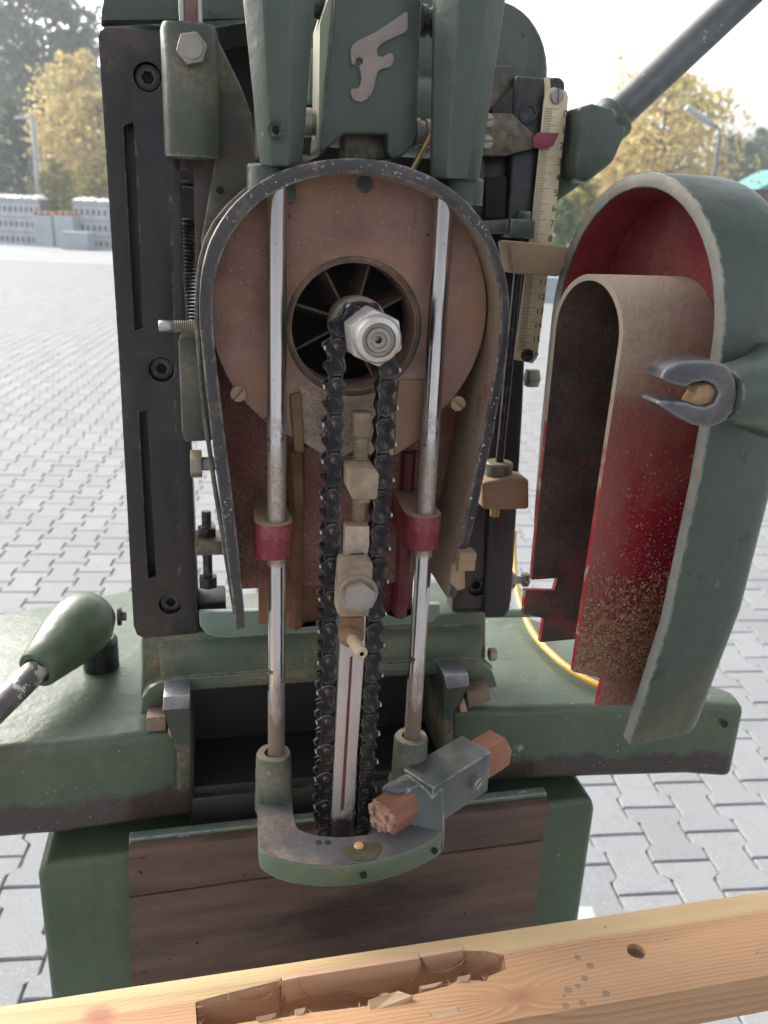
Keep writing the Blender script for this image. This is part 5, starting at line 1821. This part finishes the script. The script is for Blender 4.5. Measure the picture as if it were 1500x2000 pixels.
PINE_L = leafmat("pine_needles", ((.075, .14, .095), (.11, .175, .12), (.09, .155, .12)))
SPRUCE_L = leafmat("spruce_needles", ((.03, .085, .055), (.05, .12, .07), (.035, .09, .07)))
BLUE_L = leafmat("blue_spruce_needles", ((.12, .19, .21), (.17, .24, .26), (.13, .20, .22)))
GOLD_L = leafmat("golden_leaves", ((.62, .46, .17), (.72, .58, .27), (.46, .42, .17)), .5)
YEL_L = leafmat("yellow_green_leaves", ((.24, .24, .05), (.34, .32, .08), (.17, .21, .05)), .4)
GRN_L = leafmat("green_leaves", ((.055, .11, .035), (.09, .16, .05), (.13, .17, .05)), .4)
def leaves(cent, size, name, mt, parent, stretch=1.0):
    n_ = len(cent)
    a = rng.normal(size=(n_, 3)); a /= np.linalg.norm(a, axis=1)[:, None]
    b_ = rng.normal(size=(n_, 3)); b_ -= a * (a * b_).sum(1)[:, None]; b_ /= np.linalg.norm(b_, axis=1)[:, None]
    s = (size * rng.uniform(.55, 1.3, n_))[:, None]
    V_ = np.stack([cent - a * s * stretch, cent - b_ * s * .55, cent + a * s * stretch, cent + b_ * s * .55], 1)
    me = bpy.data.meshes.new(name)
    me.vertices.add(n_ * 4); me.vertices.foreach_set("co", V_.ravel())
    me.loops.add(n_ * 4); me.loops.foreach_set("vertex_index", np.arange(n_ * 4))
    me.polygons.add(n_); me.polygons.foreach_set("loop_start", np.arange(n_) * 4); me.polygons.foreach_set("loop_total", np.full(n_, 4))
    me.update(calc_edges=True)
    return wlink(me, name, mt, parent=parent)
def tree(kind, px, ptop, Y, wid_px, label, mt, group=None, base_frac=.1, n=5000, leaf=.16, name="tree", seed=0, cat="tree"):
    g = np.random.default_rng(abs(seed * 31 + int(px) + int(Y)))
    top = W(px, ptop, Y)
    h = top.z
    wd = wid_px / F_PX * Y * .5
    r = bpy.data.objects.new(name, None); COL.objects.link(r)
    r.location = (top.x, Y, -.03)
    r.rotation_euler = (0, 0, float(g.uniform(0, 6)))
    tag(r, label, cat, group)
    m = Mesh()
    m.tube([(0, 0, 0), (.04 * h * .1, 0, h * .3), (0, .03 * h * .1, h * .65), (0, 0, h * .96)], [h * .018 + .03, h * .014 + .02, h * .009 + .01, .015], 9)
    cen = []
    nb_ = 46 if kind != 'bush' else 30
    for k in range(nb_):
        f = base_frac + (1 - base_frac) * ((k + g.uniform(0, 1)) / nb_)
        q = (f - base_frac) / (1 - base_frac)
        if kind == 'cone':
            rad = wd * (1 - q) ** .85 + .05
        elif kind == 'pine':
            rad = wd * (.35 + .65 * math.sin(math.pi * min(1, q * .95 + .05)) ** .8) * g.uniform(.55, 1.1)
        elif kind == 'birch':
            rad = wd * (math.sin(math.pi * (q * .86 + .08)) ** .7) * g.uniform(.6, 1.1)
        else:
            rad = wd * math.sqrt(max(0.03, 1 - q * q)) * g.uniform(.75, 1.05)
        a = k * 2.399 + g.uniform(-.4, .4)
        tipz = f * h + (rad * (-.12 if kind == 'cone' else .22))
        tip = np.array([math.cos(a) * rad, math.sin(a) * rad, tipz])
        st = np.array([0, 0, max(.1, f * h - rad * .15)])
        m.tube([tuple(st), tuple((st + tip) / 2 + [0, 0, rad * .06]), tuple(tip)], [h * .004 + .008, h * .003 + .005, .004], 5)
        nc = max(8, n // nb_)
        t = g.uniform(.15 if kind in ('cone', 'bush') else .38, 1.03, nc) ** .8
        sp = (.16 if kind == 'cone' else .24) * max(rad, wd * .3)
        c = st + (tip - st) * t[:, None] + g.normal(0, 1, (nc, 3)) * sp * np.array([1, 1, .55 if kind != 'birch' else .8]) * (.35 + .65 * t[:, None])
        cen.append(c)
    wlink(wmesh(m, "trunk"), "trunk", BARK, parent=r, smooth=True)
    cen = np.concatenate(cen)
    cen = cen[cen[:, 2] > .05]
    leaves(cen, leaf, "crown", mt, r, 1.2 if kind in ('cone', 'pine') else 1.0)
    return r
tree('pine', 55, -90, 52, 240, "tall dark pine rising out of the picture at the far left", PINE_L, base_frac=.30, n=9000, leaf=.20, name="pine_tree")
tree('pine', 150, 60, 56, 130, "second pine, shorter and thinner, right of the tall dark pine", PINE_L, base_frac=.25, n=5000, leaf=.2, name="pine_tree")
tree('pine', -60, 20, 58, 220, "broad pine cut by the left picture edge behind the spruce", PINE_L, base_frac=.2, n=6000, leaf=.2, name="pine_tree")
tree('birch', 135, 112, 44, 175, "tall wispy golden tree behind the black slide rail", GOLD_L, base_frac=.03, n=9000, leaf=.13, name="golden_tree")
tree('birch', 190, 185, 42, 150, "lower golden tree half hidden by the black slide rail", GOLD_L, base_frac=.03, n=7000, leaf=.13, name="golden_tree", seed=5)
tree('cone', 20, 205, 41, 150, "deep green spruce at the left picture edge behind the crates", SPRUCE_L, base_frac=.04, n=5200, leaf=.14, name="spruce_tree")
tree('cone', 62, 300, 39, 46, "small blue grey spruce beside the white lamp post", BLUE_L, base_frac=.04, n=1800, leaf=.09, name="spruce_tree", seed=2)
tree('bush', 105, 312, 38.5, 110, "low olive green bush in front of the golden trees", YEL_L, base_frac=.03, n=2600, leaf=.11, name="bush", cat="bush")
tree('bush', 190, 335, 38, 90, "low yellow green bush right of the olive one", YEL_L, base_frac=.03, n=2000, leaf=.11, name="bush", seed=3, cat="bush")
tree('birch', 1310, 150, 40, 300, "large thin golden birch behind the bent street lamp", GOLD_L, base_frac=.10, n=7500, leaf=.15, name="birch_tree")
tree('birch', 1215, 240, 43, 190, "golden birch left of the large one, close to the crank rod", GOLD_L, base_frac=.08, n=6500, leaf=.15, name="birch_tree", seed=9)
tree('bush', 1370, 330, 42, 160, "rounded golden bush right under the street lamp", GOLD_L, base_frac=.04, n=3000, leaf=.13, name="bush", seed=4, cat="bush")
tree('bush', 1240, 318, 41, 200, "wide golden bush filling the gap under the birches", GOLD_L, base_frac=.03, n=3600, leaf=.13, name="bush", seed=6, cat="bush")
tree('bush', 1135, 345, 30, 140, "yellow green bush between crank hub and arched guard cover", YEL_L, base_frac=.03, n=3400, leaf=.10, name="bush", seed=7, cat="bush")
tree('bush', 1100, 385, 27, 90, "darker green bush just right of the depth scale", GRN_L, base_frac=.03, n=2600, leaf=.085, name="bush", seed=8, cat="bush")
tree('pine', 1440, 268, 62, 120, "distant dark pine at the upper right, left of its neighbour", PINE_L, base_frac=.15, n=3500, leaf=.2, name="pine_tree", seed=11)
tree('pine', 1500, 258, 64, 120, "distant dark pine cut by the right picture edge", PINE_L, base_frac=.15, n=3500, leaf=.2, name="pine_tree", seed=12)
tree('cone', 1400, 300, 63, 60, "narrow distant fir just right of the street lamp post", PINE_L, base_frac=.08, n=2000, leaf=.18, name="fir_tree", seed=13)
tree('bush', 1190, 283, 60, 110, "bluish far tree seen low behind the golden birches", PINE_L, base_frac=.08, n=2200, leaf=.2, name="far_tree", seed=14)
tree('pine', 560, 120, 60, 300, "broad pine hidden mostly behind the machine head", PINE_L, base_frac=.15, n=3000, leaf=.25, name="pine_tree", seed=15)
for k, (px, pt, wd_) in enumerate(((300, 90, 210), (420, 60, 220), (740, 80, 260), (900, 110, 240), (1040, 130, 220))):
    tree('pine', px, pt + 120, 58 + k, wd_, "pine number of the far belt behind the machine" if False else ["pine behind the left slide rail", "pine behind the flat bar and sleeve", "pine behind the raised letter", "pine behind the right tapered tube", "pine behind the top of the depth scale"][k], PINE_L, base_frac=.12, n=1500, leaf=.3, name="pine_tree", seed=20 + k)

# ---- lamp posts, green roofed building, white pallet
LAMP = coat("pale_lamp_metal", (.42, .45, .48), (.5, .53, .56), .5, ns=4)
def lamp(px_top, py_top, Y, r0, arm_px, head, label, mt):
    t = W(px_top, py_top, Y)
    r = bpy.data.objects.new("lamp_post", None); COL.objects.link(r)
    r.location = (t.x, t.y, -.03)
    tag(r, label, "lamp post")
    m = Mesh()
    m.tube([(0, 0, 0), (0, 0, t.z * .5), (0, 0, t.z)], [r0 * 1.25, r0 * 1.1, r0], 12)
    wlink(wmesh(m, "pole"), "pole", mt, parent=r, smooth=True)
    e = W(arm_px[0], arm_px[1], Y) - Vector((t.x, t.y, 0))
    m = Mesh()
    m.tube([(0, 0, t.z - .05), (e.x * .15, 0, t.z + (e.z - t.z) * .45), (e.x * .5, 0, t.z + (e.z - t.z) * .75), (e.x, 0, e.z)], r0 * .6, 8)
    wlink(wmesh(m, "bracket_arm"), "bracket_arm", mt, parent=r, smooth=True)
    h = W(head[0], head[1], Y) - Vector((t.x, t.y, 0))
    h.y = 0
    dv = h - Vector((e.x, 0, e.z))
    m = Mesh()
    fr_ = axis_frame((e.x, 0, e.z), dv)
    m.prism(smooth_poly([(-head[2], -head[2] * .4), (head[2], -head[2] * .4), (head[2] * .8, head[2] * .5), (-head[2] * .8, head[2] * .5)], 1), 0, dv.length, fr=fr_, bev=.02)
    wlink(wmesh(m, "lantern"), "lantern", LAMP, parent=r, smooth=True)
lamp(63, 224, 38, .10, (45, 228), (28, 229, .07), "pale straight lamp post with a short arm on the left by the spruces", LAMP)
lamp(1407, 262, 33, .075, (1390, 240), (1340, 208, .20), "grey street lamp with bent arm and whitish head on the right", coat("grey_lamp_pole", (.14, .15, .16), (.2, .21, .22), .5, ns=4))
p = W(1545, 420, 45)
r = bpy.data.objects.new("green_roofed_building", None); COL.objects.link(r)
r.location = (p.x, p.y, -.03)
tag(r, "low building with turquoise roof at the right picture edge", "building")
zr0, zr1, zr2 = W(1480, 372, 45).z, W(1500, 345, 45).z, W(1480, 366, 45).z
wlink(box_mesh(-2.2, 6, -1.5, 3, 0, zr0 - .05, "wall"), "wall", coat("dark_red_wall", (.10, .025, .03), (.14, .04, .045), .8, ns=1), parent=r)
m = Mesh()
m.prism([(-2.6, zr0), (6.5, zr0), (5, zr1 + .5), (-.6, zr1 + .5)], -1.9, 3.4, bev=.02)
wlink(wmesh(m, "roof"), "roof", coat("turquoise_roof", (.05, .32, .27), (.07, .38, .32), .5, ns=1), parent=r)
for px_, py0, py1, Y, w_, lab in ((1098, 455, 500, 29, .34, "white wrapped stack seen low between the depth scale and the cover"), (1076, 540, 600, 18, .20, "pale blue grey stack seen in the gap below the white one")):
    a, b_ = W(px_, py0, Y), W(px_, py1, Y)
    wlink(box_mesh(-w_, w_, -w_, w_, 0, a.z + .03, "wrapped_stack", .03), "wrapped_stack", SHEET if Y > 20 else PLAINB, (a.x, Y, -.03), label=lab, cat="pallet")

# ---- thin volume added to pale the far trees, standing in for lens glare
m = Mesh()
m.box(-60, 60, -8, 90, -1.2, 26)
me = wmesh(m, "glare_haze")
hz_ = bpy.data.materials.new("glare_haze")
hz_.use_nodes = True
t_ = hz_.node_tree
for n_ in list(t_.nodes):
    if n_.type == 'BSDF_PRINCIPLED':
        t_.nodes.remove(n_)
pvn = t_.nodes.new("ShaderNodeVolumePrincipled")
pvn.inputs["Color"].default_value = (.93, .96, 1, 1)
pvn.inputs["Density"].default_value = .0022
pvn.inputs["Anisotropy"].default_value = .3
t_.links.new(pvn.outputs[0], t_.nodes["Material Output"].inputs["Volume"])
wlink(me, "glare_haze", hz_, kind="stuff")
